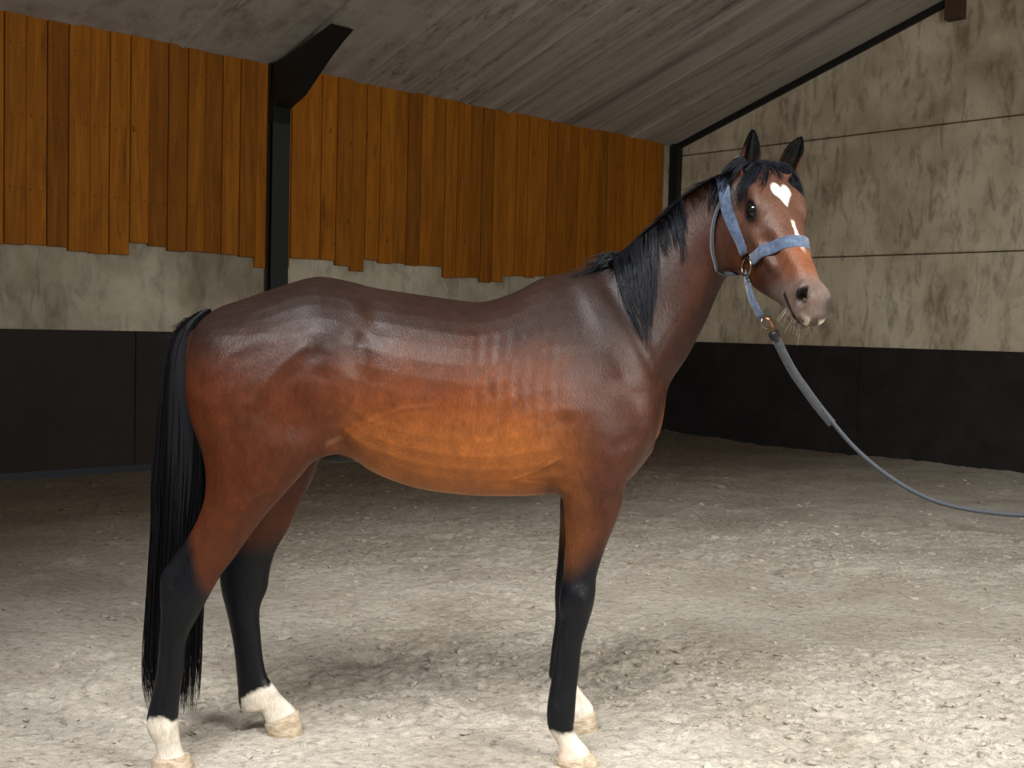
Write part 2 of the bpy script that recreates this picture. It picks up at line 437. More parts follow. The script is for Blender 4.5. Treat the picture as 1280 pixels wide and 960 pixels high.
def mat_sand():
    m = NT('trodden_arena_sand')
    v = m.coord()
    c = m.ramp(m.noise(v, 1.6, 6, .6, .4), [(.3, lin(186, 176, 160)), (.55, lin(211, 203, 189)), (.75, lin(224, 217, 205))])
    c2 = m.ramp(m.noise(v, 22, 6, .72), [(.32, .42), (.47, .95), (.7, 1.10)])
    c = m.mix(.8, c, c2, 'MULTIPLY')
    fib = m.ramp(m.noise(m.coord(scale=(1, 1.0, 1)), 46, 4, .7, 1.2), [(.61, 0.0), (.68, 1.0)])
    c = m.mix(m.mix(1.0, fib, (.65, .65, .65), 'MULTIPLY'), c, lin(84, 72, 60))
    # fading light painted in: sand colour darkens towards the plank wall
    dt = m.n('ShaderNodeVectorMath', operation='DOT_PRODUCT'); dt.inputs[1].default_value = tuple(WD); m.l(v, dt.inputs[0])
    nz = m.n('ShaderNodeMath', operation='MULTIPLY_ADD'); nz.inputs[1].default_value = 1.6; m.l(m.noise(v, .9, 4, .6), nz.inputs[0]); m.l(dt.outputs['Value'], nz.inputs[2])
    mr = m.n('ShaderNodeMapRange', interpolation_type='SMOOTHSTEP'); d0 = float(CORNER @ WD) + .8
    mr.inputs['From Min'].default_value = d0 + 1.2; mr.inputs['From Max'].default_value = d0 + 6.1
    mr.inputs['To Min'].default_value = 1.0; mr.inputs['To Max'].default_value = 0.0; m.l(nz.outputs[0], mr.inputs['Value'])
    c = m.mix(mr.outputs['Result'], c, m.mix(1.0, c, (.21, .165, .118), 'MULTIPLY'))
    b1 = m.bump(m.noise(v, 30, 6, .7, .3), 1.0, .025)
    m.bump(m.noise(v, 130, 4, .7), .5, .006, b1)
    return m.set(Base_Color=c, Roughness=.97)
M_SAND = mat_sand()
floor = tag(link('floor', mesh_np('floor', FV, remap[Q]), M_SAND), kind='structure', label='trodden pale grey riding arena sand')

# loose crumbs lying on the sand
def clods(n):
    V, Fc = [], []
    ico = bmesh.new(); bmesh.ops.create_icosphere(ico, subdivisions=1, radius=1)
    iv = np.array([v.co[:] for v in ico.verts]); fi = [[v.index for v in f.verts] for f in ico.faces]; ico.free()
    r = np.random.default_rng(3)
    cnt = 0
    for k in range(n * 4):
        if cnt >= n: break
        y = 3.0 + 9 * r.random() ** 1.6; x = r.uniform(-.55, .6) * y
        rgh = lattice_noise(np.array([x * .7 + 3]), np.array([y * .7 + 8]), 3)[0]
        if r.random() > .15 + 1.1 * max(0, rgh - .35): continue
        if (x - CORNER[0]) * WD[0] + (y - CORNER[1]) * WD[1] < .3 or (x - CORNER[0]) * BD[0] + (y - CORNER[1]) * BD[1] < .3: continue
        sz = (.003 + .009 * r.random() ** 3) * (1 + .08 * y)
        z = sand_h(np.array([x]), np.array([y]))[0]
        a = r.uniform(0, 6.28); ca, sa = math.cos(a), math.sin(a)
        p = iv * (1 + .9 * (r.random((len(iv), 1)) - .5)) * np.array([1.7, .9, .6]) * sz
        p = np.stack([p[:, 0] * ca - p[:, 1] * sa, p[:, 0] * sa + p[:, 1] * ca, p[:, 2]], 1) + np.array([x, y, z + sz * .2])
        o = len(V); V.extend(p.tolist()); Fc.extend([[o + i for i in f] for f in fi]); cnt += 1
    return V, Fc
V, Fc = clods(4200)
tag(link('sand_crumbs', mesh('sand_crumbs', V, Fc), M_SAND), 'loose crumbs of sand scattered over the arena floor', 'sand', kind='stuff')

#HORSE
# ------------------------------------------------------------------ the horse: closed lofts melted into one skin
VOX = 0.005
G0 = np.array([-270, 610, -6]); GN = np.array([540, 210, 440])      # grid origin and size in voxels
D = np.full(GN, .09, np.float32)

def catmull(A, per):
    A = np.asarray(A, float); n = len(A)
    P = np.vstack([2 * A[0] - A[1], A, 2 * A[-1] - A[-2]])
    out = []
    for i in range(n - 1):
        p0, p1, p2, p3 = P[i:i + 4]
        for k in range(per):
            t = k / per
            out.append(.5 * (2 * p1 + (p2 - p0) * t + (2 * p0 - 5 * p1 + 4 * p2 - p3) * t * t + (3 * p1 - p0 - 3 * p2 + p3) * t ** 3))
    out.append(A[-1]); return np.array(out)

def nrm(v): v = np.asarray(v, float); return v / (np.linalg.norm(v) + 1e-12)

def loft_mesh(st, per=4, seg=36, round_ends=True, ext_f=.6):
    """st rows: centre(3), top vector(3), bottom length ratio, side vector(3), taper, exponent"""
    A = catmull(st, per)
    if round_ends:
        def cap(a, d):
            r = []
            for f in (.35, .65, .88, .98):
                x = a.copy(); q = math.sqrt(1 - f * f)
                ext = min(np.linalg.norm(a[3:6]), np.linalg.norm(a[7:10])) * ext_f
                x[:3] = a[:3] + d * ext * f; x[3:6] *= q; x[7:10] *= q; r.append(x)
            return r
        d0 = nrm(A[0, :3] - A[1, :3]); d1 = nrm(A[-1, :3] - A[-2, :3])
        A = np.array(cap(A[0], d0)[::-1] + list(A) + cap(A[-1], d1))
    th = np.linspace(0, 2 * math.pi, seg, endpoint=False)
    V = []
    for a in A:
        c, tv, br, sv, tp, p = a[:3], a[3:6], a[6], a[7:10], a[10], a[11]
        cv, sw = np.cos(th), np.sin(th)
        e = 2 / p
        cc = np.sign(cv) * np.abs(cv) ** e; ss = np.sign(sw) * np.abs(sw) ** e
        vv = np.where(cc > 0, cc, cc * br)
        V.append(c + vv[:, None] * tv + (ss * (1 - tp * cc))[:, None] * sv)
    V = np.array(V); n = len(V)
    idx = np.arange(n * seg).reshape(n, seg)
    q = np.stack([idx[:-1], np.roll(idx[:-1], -1, 1), np.roll(idx[1:], -1, 1), idx[1:]], -1).reshape(-1, 4)
    V = V.reshape(-1, 3)
    V = np.vstack([V, A[0, :3], A[-1, :3]])
    t = [(idx[0, (k + 1) % seg], idx[0, k], n * seg) for k in range(seg)] + [(idx[-1, k], idx[-1, (k + 1) % seg], n * seg + 1) for k in range(seg)]
    return V, q, np.array(t)

def melt(V, q, t, k, sub=False):
    """smooth union (or subtraction) of a closed mesh into D"""
    half = .09 / VOX
    tr = vdb.createLinearTransform(voxelSize=VOX)
    g = vdb.FloatGrid.createLevelSetFromPolygons(np.ascontiguousarray(V, np.float32), triangles=np.ascontiguousarray(t, np.uint32), quads=np.ascontiguousarray(q, np.uint32), transform=tr, halfWidth=float(half))
    lo = np.maximum(np.floor(V.min(0) / VOX - half).astype(int), G0); hi = np.minimum(np.ceil(V.max(0) / VOX + half).astype(int), G0 + GN)
    if (hi <= lo).any(): return
    a = np.empty(hi - lo, np.float32); g.copyToArray(a, ijk=tuple(int(x) for x in lo))
    blend(a, lo, hi, k, sub)

def blend(a, lo, hi, k, sub=False):
    s = tuple(slice(l - o, h - o) for l, h, o in zip(lo, hi, G0))
    d = D[s]
    if sub:
        h = np.clip(1 - np.abs(d + a) / k, 0, 1); D[s] = np.maximum(d, -a) + h * h * k * .25
    else:
        h = np.clip(1 - np.abs(d - a) / k, 0, 1); D[s] = np.minimum(d, a) - h * h * k * .25

def ellipsoid(c, axes, r, k, sub=False):
    """axes: 3 unit vectors, r: 3 radii"""
    c = np.asarray(c, float); R = max(r) + k
    lo = np.maximum(np.floor((c - R) / VOX).astype(int), G0); hi = np.minimum(np.ceil((c + R) / VOX).astype(int) + 1, G0 + GN)
    if (hi <= lo).any(): return
    g = np.meshgrid(*[np.arange(l, h) * VOX - cc for l, h, cc in zip(lo, hi, c)], indexing='ij')
    u = [sum(g[i] * ax[i] for i in range(3)) for ax in axes]
    k0 = np.sqrt(sum((u[i] / r[i]) ** 2 for i in range(3))); k1 = np.sqrt(sum((u[i] / r[i] ** 2) ** 2 for i in range(3))) + 1e-9
    blend((k0 * (k0 - 1) / k1).astype(np.float32), lo, hi, k, sub)

def capsule(a, b, ra, rb, k, sub=False):
    a = np.asarray(a, float); b = np.asarray(b, float); R = max(ra, rb) + k
    lo = np.maximum(np.floor((np.minimum(a, b) - R) / VOX).astype(int), G0); hi = np.minimum(np.ceil((np.maximum(a, b) + R) / VOX).astype(int) + 1, G0 + GN)
    if (hi <= lo).any(): return
    g = np.meshgrid(*[np.arange(l, h) * VOX for l, h in zip(lo, hi)], indexing='ij')
    ab = b - a; t = np.clip(sum((g[i] - a[i]) * ab[i] for i in range(3)) / (ab @ ab), 0, 1)
    d = np.sqrt(sum((g[i] - a[i] - t * ab[i]) ** 2 for i in range(3))) - (ra + (rb - ra) * t)
    blend(d.astype(np.float32), lo, hi, k, sub)

XF = np.array([1.0, 0, 0]); YF = np.array([0, 1.0, 0]); ZF = np.array([0, 0, 1.0])
def midY(x): return 3.575 + (x + .88) * (3.69 - 3.575) / 1.14     # the horse's median plane

# --- trunk: pixel column, top row, bottom row, half width, taper, exponent
trunk = [(243, 412, 505, .075, .1, 2.1), (256, 396, 545, .145, .08, 2.1), (276, 383, 575, .190, .08, 2.1), (302, 374, 588, .220, .10, 2.1), (340, 361, 590, .245, .12, 2.1),
         (392, 346, 562, .258, .15, 2.1), (432, 351, 561, .255, .14, 2.1), (468, 360, 588, .252, .10, 2.1), (520, 368, 608, .268, .06, 2.1), (570, 375, 616, .278, .04, 2.1),
         (602, 377, 618.5, .278, .06, 2.1), (640, 365, 619, .268, .14, 2.1), (678, 346, 618, .245, .30, 2.1), (716, 343, 616, .222, .42, 2.1), (752, 362, 611, .205, .35, 2.1),
         (786, 405, 600, .180, .12, 2.2), (804, 448, 578, .135, 0, 2.2), (813, 490, 545, .075, 0, 2.2)]
def row(c, top, br, side, tp, p): return np.concatenate([c, top, [br], side, [tp, p]])
st = []
for px, yt, yb, hw_, tp, p in trunk:
    Ym = 3.65
    for _ in range(3): Ym = midY(at_y(px, 480, Ym)[0])
    a, b_ = at_y(px, yt, Ym), at_y(px, yb, Ym)
    c = np.array([(a[0] + b_[0]) / 2, Ym, a[2] * .5 + b_[2] * .5])
    st.append(row(c, ZF * (a[2] - c[2]), 1.0, YF * hw_, tp, p))
melt(*loft_mesh(st, ext_f=.4), .03)

# --- neck: crest pixel, underside pixel, depth, half width
neck = [(722, 348, 808, 560, 3.695, .165, .34), (768, 323, 833, 487, 3.695, .125, .40), (805, 286, 859, 446, 3.69, .098, .36), (843, 255, 882, 402, 3.68, .084, .32), (878, 230, 902, 356, 3.66, .078, .25), (912, 214, 918, 335, 3.63, .076, .15)]
ctr = []
for cx, cy, ux, uy, Yc, hwid, tp in neck:
    a, b_ = at_y(cx, cy, Yc), at_y(ux, uy, Yc); ctr.append(((a + b_) / 2, (a - b_) / 2, hwid, tp))
st = []
for i, (c, v, hwid, tp) in enumerate(ctr):
    t = nrm(ctr[min(i + 1, len(ctr) - 1)][0] - ctr[max(i - 1, 0)][0])
    w_ = nrm(np.cross(t, v)); w_ = w_ if w_[1] < 0 else -w_
    st.append(row(c, v, 1.0, w_ * hwid, tp, 2.1))
melt(*loft_mesh(st, 5), .07)

# --- legs: rows of (back pixel x,y, front pixel x,y, offset from the median plane, half width)
def leg(rows, Yhoof, k, tp=0.0):
    st = []
    for xb, yb, xf, yf, Yc, hwid in rows:
        a, b_ = at_y(xf, yf, Yc), at_y(xb, yb, Yc)
        st.append(row((a + b_) / 2, (a - b_) / 2, 1.0, YF * hwid, tp, 2.15))
    melt(*loft_mesh(st, 4, 28), k)
def flat(rows): return [(xb, y, xf, y, Yc, h) for y, xb, xf, Yc, h in rows]

leg(flat([(430, 250, 395, 3.47, .09), (480, 237, 408, 3.455, .110), (520, 243, 414, 3.445, .118), (552, 251, 408, 3.435, .118), (590, 258, 380, 3.425, .106), (620, 257, 353, 3.42, .092), (650, 247, 327, 3.415, .074),
          (680, 229, 305, 3.41, .060), (700, 214, 291, 3.41, .053), (718, 203, 277, 3.41, .050), (740, 200.5, 264, 3.41, .047), (768, 201.5, 249, 3.41, .041), (800, 199.5, 233, 3.41, .033),
          (840, 196, 229, 3.41, .029), (870, 190, 225, 3.41, .030), (893, 184.5, 222.5, 3.41, .035), (910, 184, 223, 3.41, .033), (930, 194, 226, 3.41, .026), (944, 196, 231, 3.41, .031), (949, 193, 234, 3.41, .036), (957, 192, 235, 3.41, .036)]), 3.41, .05)
leg([(262, 470, 396, 470, 3.68, .09), (270, 540, 404, 540, 3.70, .110), (276, 590, 394, 590, 3.72, .10), (280, 625, 377, 625, 3.73, .085), (280, 660, 361, 660, 3.735, .068), (277, 695, 344, 690, 3.74, .056),
     (275, 716, 337, 716, 3.74, .050), (277, 738, 334, 736, 3.74, .047), (284, 766, 324.5, 762, 3.74, .040), (291, 800, 326, 798, 3.74, .032), (294.5, 828, 329, 825, 3.74, .029), (297, 856, 334, 846, 3.74, .031),
     (299, 879, 344, 859, 3.74, .035), (305, 890, 352, 870, 3.74, .032), (325, 889, 361, 878, 3.74, .026), (332, 901, 370, 888, 3.74, .034), (337, 912, 372, 898, 3.74, .036)], 3.74, .05)
leg(flat([(500, 712, 812, 3.56, .07), (540, 705, 814, 3.55, .090), (575, 702, 800, 3.545, .092), (603, 703, 783, 3.54, .082), (632, 704.5, 777, 3.535, .068), (654, 706, 769, 3.53, .060), (676, 707, 760, 3.53, .053),
          (700, 705, 751.5, 3.53, .043), (722, 704, 745.5, 3.53, .039), (740, 700, 744.5, 3.53, .045), (758, 698.5, 741.5, 3.53, .046), (778, 700, 735.5, 3.53, .037), (806, 695.5, 727.5, 3.53, .028), (838, 691, 724, 3.53, .026),
          (862, 687, 721, 3.53, .029), (882, 684, 719.5, 3.53, .034), (900, 683.5, 718, 3.53, .034)]) +
    [(687, 914, 717, 909, 3.53, .030), (697, 929, 722, 921, 3.53, .025), (699, 941, 731, 931, 3.53, .029), (697, 947, 737, 939, 3.53, .036), (697, 952, 739, 945, 3.53, .036)], 3.53, .05)
leg(flat([(540, 708, 800, 3.82, .085), (590, 702, 778, 3.83, .078), (632, 700, 768, 3.84, .066), (660, 699.5, 757, 3.85, .056), (700, 697, 743, 3.85, .046), (730, 694, 737, 3.85, .043), (750, 693.5, 734, 3.85, .042),
          (775, 694, 729, 3.85, .036), (805, 690, 721, 3.85, .029), (835, 686.5, 718, 3.85, .029), (850, 686, 720, 3.85, .032)]) +
    [(691, 868, 722, 857, 3.85, .032), (704, 882, 731, 869, 3.85, .025), (708, 895, 741, 882, 3.85, .034), (710, 902, 742, 891, 3.85, .036)], 3.85, .05)

# --- head
def head_frame(yaw, pit, rol):
    N = np.array([math.cos(pit) * math.cos(yaw), -math.cos(pit) * math.sin(yaw), -math.sin(pit)])
    Wd = np.array([-math.sin(yaw), -math.cos(yaw), 0.])
    U = np.cross(Wd, N); U = U if U[2] > 0 else -U
    return N, math.cos(rol) * U - math.sin(rol) * Wd, math.cos(rol) * Wd + math.sin(rol) * U
HN, HU, HW = head_frame(math.radians(71.5), math.radians(51.5), math.radians(3.5))
HO = np.array([.783, 3.60, 1.935])
def hp_(n, u, w_): return HO + HN * n + HU * u + HW * w_
HAX = (HN, HU, HW)
head = [(-.05, -.045, -.15, .052, .0, 2.1), (.0, -.005, -.19, .070, -.05, 2.1), (.06, .010, -.225, .083, -.12, 2.2), (.12, .014, -.250, .086, -.16, 2.3), (.18, .010, -.268, .086, -.18, 2.3), (.24, .003, -.270, .085, -.22, 2.3),
        (.30, -.002, -.258, .072, -.22, 2.3), (.36, -.004, -.228, .061, -.16, 2.3), (.42, -.004, -.190, .052, -.08, 2.3), (.48, -.004, -.154, .047, .0, 2.3), (.53, -.008, -.134, .045, .0, 2.3), (.562, -.020, -.112, .043, .0, 2.2), (.585, -.040, -.095, .034, 0, 2.1)]
st = []
for n, ut, ub, hwid, tp, p in head:
    st.append(row(hp_(n, (ut + ub) / 2, 0), HU * (ut - ub) / 2, 1.0, HW * hwid, tp, p))
melt(*loft_mesh(st, 5, 40), .05)
for s in (1, -1):
    ellipsoid(hp_(.155, -.020, .070 * s), HAX, (.050, .024, .028), .03)            # brow
    ellipsoid(hp_(.20, -.175, .060 * s), HAX, (.095, .085, .030), .03)             # cheek
    capsule(hp_(.25, -.085, .078 * s), hp_(.37, -.085, .056 * s), .012, .007, .03)  # facial crest
    ellipsoid(hp_(.188, -.046, .080 * s), HAX, (.042, .033, .024), .016)           # lids around the eye
    ellipsoid(hp_(.188, -.046, .108 * s), HAX, (.031, .023, .024), .006, True)     # lid opening
    ellipsoid(hp_(.530, -.034, .031 * s), HAX, (.036, .030, .021), .022)           # nostril wing
    capsule(hp_(.508, -.006, .042 * s), hp_(.546, -.042, .047 * s), .009, .015, .007, True)
    capsule(hp_(.542, -.034, .044 * s), hp_(.525, -.044, .018 * s), .013, .007, .006, True)
    capsule(hp_(.30, -.055, .073 * s), hp_(.44, -.05, .060 * s), .012, .010, .03, True)
ellipsoid(hp_(.566, -.075, 0), HAX, (.028, .032, .036), .025)                      # upper lip
ellipsoid(hp_(.542, -.128, 0), HAX, (.036, .020, .032), .016)                      # lower lip
ellipsoid(hp_(.502, -.150, 0), HAX, (.028, .018, .028), .02)                       # chin
for s in (1, -1):
    capsule(hp_(.60, -.110, .014 * s), hp_(.550, -.108, .042 * s), .0055, .0055, .006, True)
    capsule(hp_(.550, -.108, .042 * s), hp_(.470, -.096, .052 * s), .0055, .004, .006, True)

# --- ears: cupped shells
EARS = []
def ear(base, tip, Yb, Yt, face, wmax):
    a, b_ = at_y(*base, Yb), at_y(*tip, Yt)
    ax = nrm(b_ - a); L = np.linalg.norm(b_ - a)
    f = nrm(np.asarray(face, float) - ax * (np.asarray(face, float) @ ax)); sd = np.cross(ax, f)
    prof = [(0, .62), (.14, .82), (.32, 1.0), (.52, .94), (.72, .68), (.88, .36), (.98, .10)]
    st, si = [], []
    for t, r in prof:
        bend = sd * 0.0
        c = a + ax * L * t + f * (.012 * math.sin(t * 3.1))
        st.append(row(c, f * wmax * r * .62, 1.15, sd * wmax * r, .0, 2.0))
        si.append(row(c + f * wmax * r * .55, f * wmax * r * .72, 1.0, sd * wmax * max(r - .18, .03), .0, 2.0))
    melt(*loft_mesh(st, 4, 24), .014)
    melt(*loft_mesh(si[1:], 4, 20), .008, True)
    EARS.append((a, b_, ax, L, f, sd))
ear((931, 226), (942, 157), 3.60, 3.62, (.45, -1, .1), .036)
ear((978, 222), (1004, 167), 3.60, 3.61, (-.25, -1, .1), .034)

# --- sheath and flank fold, throat
ms = midY(-.55)
ellipsoid(at_y(424, 565, ms - .02), (XF, YF, ZF), (.080, .050, .034), .025)
capsule(at_y(404, 556, ms - .16), at_y(432, 556, ms - .10), .03, .02, .05)
capsule(at_y(404, 556, ms + .16), at_y(432, 556, ms + .10), .03, .02, .05)

gr = vdb.FloatGrid(.09); gr.transform = vdb.createLinearTransform(voxelSize=VOX)
gr.copyFromArray(D, ijk=tuple(int(x) for x in G0))
BV, BQ = gr.convertToQuads(0.0)
BV = np.array(BV, np.float64); BQ = np.array(BQ, np.int64)
del gr
e0 = np.concatenate([BQ[:, [0, 1]], BQ[:, [1, 2]], BQ[:, [2, 3]], BQ[:, [3, 0]]])
ei = np.concatenate([e0[:, 0], e0[:, 1]]); ej = np.concatenate([e0[:, 1], e0[:, 0]])
deg = np.bincount(ei, minlength=len(BV)).astype(float)
def relax(V, lam):
    S = np.stack([np.bincount(ei, V[ej, k], minlength=len(V)) for k in range(3)], 1) / deg[:, None]
    return V + lam * (S - V)
for _ in range(4):
    BV = relax(BV, .6); BV = relax(BV, -.62)
def vnormals(V):
    n = np.cross(V[BQ[:, 2]] - V[BQ[:, 0]], V[BQ[:, 3]] - V[BQ[:, 1]])
    N = np.stack([np.bincount(BQ.ravel(), np.repeat(n[:, k], 4), minlength=len(V)) for k in range(3)], 1)
    return N / (np.linalg.norm(N, axis=1, keepdims=True) + 1e-12)
NV = vnormals(BV)
if (NV[:, 2] * (BV[:, 2] - 1.2)).sum() < 0:
    BQ = BQ[:, ::-1]; NV = -NV

# --- muscle relief: strokes given as pixel paths on the near flank, mirrored on the far one
dm = BV[:, 1] - midY(BV[:, 0])
SY = 3.42
def stroke(path, width, amp, lat=.35):
    """raise (or sink) the skin along a path; applied to both sides"""
    P = np.array([at_y(x, y, SY)[[0, 2]] for x, y in path])
    # bring every vertex to the near-side plane for the comparison (perspective of a mirrored side is small)
    q = np.stack([BV[:, 0] * (SY / BV[:, 1]), (BV[:, 2] - CAM_H) * (SY / BV[:, 1]) + CAM_H], 1)
    best = np.full(len(q), 9.0)
    for a, b_ in zip(P[:-1], P[1:]):
        ab = b_ - a; t = np.clip(((q - a) @ ab) / (ab @ ab + 1e-9), 0, 1)
        best = np.minimum(best, np.linalg.norm(q - a - t[:, None] * ab, axis=1))
    wgt = .62 * np.exp(-(best / (width * 1.5)) ** 2) * smooth01(lat * .5, lat + .35, np.abs(NV[:, 1]))
    return wgt * amp
bodymask = 1 - smooth01(.62, .72, BV[:, 0])
off = np.zeros(len(BV))
# shoulder blade and its front and rear grooves
off += stroke([(750, 372), (775, 430), (800, 500)], .055, .012)
off += stroke([(752, 345), (795, 420), (826, 478)], .016, -.016)
off += stroke([(707, 530), (704, 560), (702, 600)], .016, -.012)
off += stroke([(740, 520), (752, 560)], .045, .012)
off += stroke([(798, 512), (806, 530)], .03, .012)
off += stroke([(768, 560), (790, 548)], .016, -.007)
off += stroke([(745, 600), (770, 605)], .02, .008)
off += stroke([(738, 615), (745, 650)], .012, -.006)
# elbow fold and girth
off += stroke([(688, 596), (704, 612)], .012, .006)
off += stroke([(660, 600), (690, 585), (702, 560)], .014, -.005)
# ribs
for k in range(7):
    x = 592 + 17 * k
    off += stroke([(x, 420), (x - 6, 480), (x - 4, 545)], .007, .0015)
    off += stroke([(x + 8, 420), (x + 2, 480), (x + 4, 545)], .007, -.0015)
# hip bone, flank hollow, thigh
off += stroke([(440, 372), (448, 388)], .022, .012)
off += stroke([(462, 385), (470, 410)], .020, -.008)
off += stroke([(446, 430), (452, 475), (438, 525)], .026, -.024)
off += stroke([(400, 500), (412, 535)], .03, .010)
off += stroke([(498, 455), (486, 505)], .03, .006)
off += stroke([(330, 480), (370, 430), (420, 400)], .030, .007)
off += stroke([(312, 506), (350, 458), (385, 432)], .008, .006)
off += stroke([(322, 520), (362, 470), (396, 440)], .014, -.005)
off += stroke([(262, 470), (290, 440), (330, 420)], .014, .006)
off += stroke([(380, 400), (400, 470)], .018, -.006)
off += stroke([(350, 560), (375, 585)], .04, .010)
off += stroke([(300, 540), (290, 610)], .02, -.006)
off += stroke([(275, 440), (262, 500)], .03, .006)
off += stroke([(330, 600), (290, 660)], .02, .005)
off += stroke([(300, 625), (265, 690)], .010, -.005)
off += stroke([(230, 700), (222, 740)], .014, -.006)
off += stroke([(420, 548), (450, 530), (490, 512)], .012, -.005)
# knee and cannon tendons
off += stroke([(704, 850), (712, 790)], .006, -.004, .2)
off += stroke([(207, 850), (212, 800)], .006, -.004, .2)
off += stroke([(716, 745), (732, 752)], .012, .004)
off += stroke([(742, 660), (728, 720)], .010, -.004)
off += stroke([(211, 770), (207, 850), (200, 885)], .004, -.006, .2)
off += stroke([(703, 785), (701, 850), (697, 880)], .004, -.006, .2)
off += stroke([(236, 690), (222, 712), (214, 730)], .008, -.009, .2)
off += stroke([(206, 714), (204, 724)], .010, .006, .1)
off += stroke([(246, 720), (240, 760)], .012, .005, .2)
off += stroke([(704, 752), (706, 764)], .008, .006, .1)
off += stroke([(722, 738), (728, 762)], .013, .006, .2)
off += stroke([(702, 776), (730, 772)], .006, -.004, .2)
off += stroke([(704, 893), (706, 900)], .012, .004, .2)
off += stroke([(203, 900), (205, 908)], .013, .004, .2)
for vein in ([(420, 552), (450, 532), (500, 512), (540, 508)], [(640, 600), (670, 590), (700, 575)], [(352, 590), (325, 640), (300, 680), (272, 715)], [(748, 640), (738, 680), (726, 715)], [(760, 625), (744, 650)], [(610, 610), (650, 603), (690, 606)], [(300, 640), (318, 622), (340, 612)]):
    off += stroke(vein, .0030, .0045, .3)
# jugular groove and neck muscle
off += stroke([(893, 372), (862, 420), (834, 470)], .014, -.009) * 1.0
off += stroke([(868, 300), (830, 360), (800, 410)], .05, .007)
BV = BV + NV * (off * bodymask)[:, None]
for _ in range(2): BV = relax(BV, .4)
NV = vnormals(BV)

# --- coat colour per vertex (pigment, plus a highlight painted on the flank fold)
def pxof(P):
    d = P - EYE; f = d @ _fwd
    return np.stack([640 + FPX * (d @ _right) / f, 480 - FPX * (d @ _up) / f], 1)
PX = pxof(BV); hx = (BV - HO)
hn, hu, hw2 = hx @ HN, hx @ HU, hx @ HW
x_, y_, z_ = BV.T
bay = np.array(lin(98, 49, 22)); red = np.array(lin(68, 30, 12)); orange = np.array(lin(168, 98, 43)); dark = np.array(lin(34, 23, 20)); black = np.array(lin(9, 12, 17)); white = np.array(lin(222, 212, 196))
n1 = lattice_noise(x_ * 9 + 40, z_ * 9 + 40 + y_ * 3, 21) - .5; n2 = lattice_noise(x_ * 33 + 40, z_ * 33 + 40 + y_ * 9, 22) - .5; n3 = lattice_noise(x_ * 90 + 90, z_ * 90 + 90 + y_ * 40, 23) - .5
def mixc(c, col, wgt): return c * (1 - wgt[:, None]) + np.asarray(col) * wgt[:, None]
C = np.tile(bay, (len(BV), 1))
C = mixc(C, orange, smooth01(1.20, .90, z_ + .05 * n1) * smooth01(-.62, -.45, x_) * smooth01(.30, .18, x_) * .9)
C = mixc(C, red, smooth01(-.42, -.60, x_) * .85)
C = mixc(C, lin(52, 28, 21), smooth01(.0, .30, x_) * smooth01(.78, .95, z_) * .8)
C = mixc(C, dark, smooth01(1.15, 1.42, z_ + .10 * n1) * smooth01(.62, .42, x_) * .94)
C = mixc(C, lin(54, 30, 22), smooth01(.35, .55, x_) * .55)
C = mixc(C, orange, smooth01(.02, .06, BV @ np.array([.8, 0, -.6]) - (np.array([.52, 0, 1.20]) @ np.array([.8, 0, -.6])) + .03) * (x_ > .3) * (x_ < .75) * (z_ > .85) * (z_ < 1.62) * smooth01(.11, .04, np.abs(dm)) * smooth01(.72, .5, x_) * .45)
C = mixc(C, orange, smooth01(.04, -.10, hu + .1) * smooth01(-.12, -.2, hu) * smooth01(.04, .1, hn) * smooth01(.42, .30, hn) * .30 * smooth01(.66, .78, x_))
# black points
hl = smooth01(1.02, .86, z_ + .07 * n1 + 2.5 * np.clip(x_ + 1.05, -.05, .4)) * smooth01(-.5, -.6, x_)
far_h = (x_ < -.45) & (dm > 0)
hl = np.where(far_h, smooth01(.74, .60, z_ + .03 * n1), hl)
C = mixc(C, black, np.where(x_ < -.45, hl, 0))
fl = smooth01(.84, .60, z_ + .06 * n1 - .5 * (x_ - .22))
C = mixc(C, black, np.where((x_ > 0) & (x_ < .6) & (z_ < .9), fl, 0))
C = mixc(C, lin(46, 24, 15), np.where((x_ > 0) & (x_ < .6) & (z_ < 1.0), smooth01(1.0, .80, z_) * smooth01(.06, .14, x_) * .85 * (1 - fl), 0))
# white socks, uneven upper edge
def sock(mask, edge, soft=.008):
    global C
    wv = smooth01(edge + soft, edge - soft, z_ + .02 * n2 + .015 * n3)
    C = mixc(C, white, np.where(mask, wv, 0))
sock((x_ < -.85) & (dm < 0), .165 - .0 + .0 * x_)
sock((x_ > -.88) & (x_ < -.5) & (dm > 0), .20 + .55 * (x_ + .74))
sock((x_ > 0.05) & (x_ < .6) & (dm < 0), .110, .014)
sock((x_ > 0.05) & (x_ < .6) & (dm > 0), .17, .01)
pinkish = np.array(lin(205, 160, 138))
C = mixc(C, pinkish, np.where((x_ > .05) & (x_ < .6) & (dm < 0) & (z_ < .11), .35 * smooth01(.09, .05, z_), 0))
# head: greyish brown face, dark muzzle, dark ear insides
ish = smooth01(-.02, .03, hn) * smooth01(-.33, -.28, hu) * (x_ > .68)
C = mixc(C, lin(88, 60, 47), ish * smooth01(-.18, -.08, hu) * .85)
C = mixc(C, lin(126, 76, 50), ish * smooth01(.30, .38, hn) * smooth01(.52, .46, hn) * smooth01(-.09, -.03, hu) * .8)
C = mixc(C, lin(104, 90, 82), ish * smooth01(.42, .50, hn + .4 * (-hu - .04)) * .85)
C = mixc(C, lin(50, 45, 45), ish * smooth01(.53, .57, hn) * smooth01(-.10, -.07, hu) * smooth01(.03, -.01, hw2) * smooth01(0, .3, n1 + .35) * .8)
ed = np.sqrt(((hn - .188) / .042) ** 2 + ((hu + .046) / .034) ** 2)
C = mixc(C, lin(26, 20, 18), ish * smooth01(1.15, .75, ed) * (np.abs(hw2) > .05))
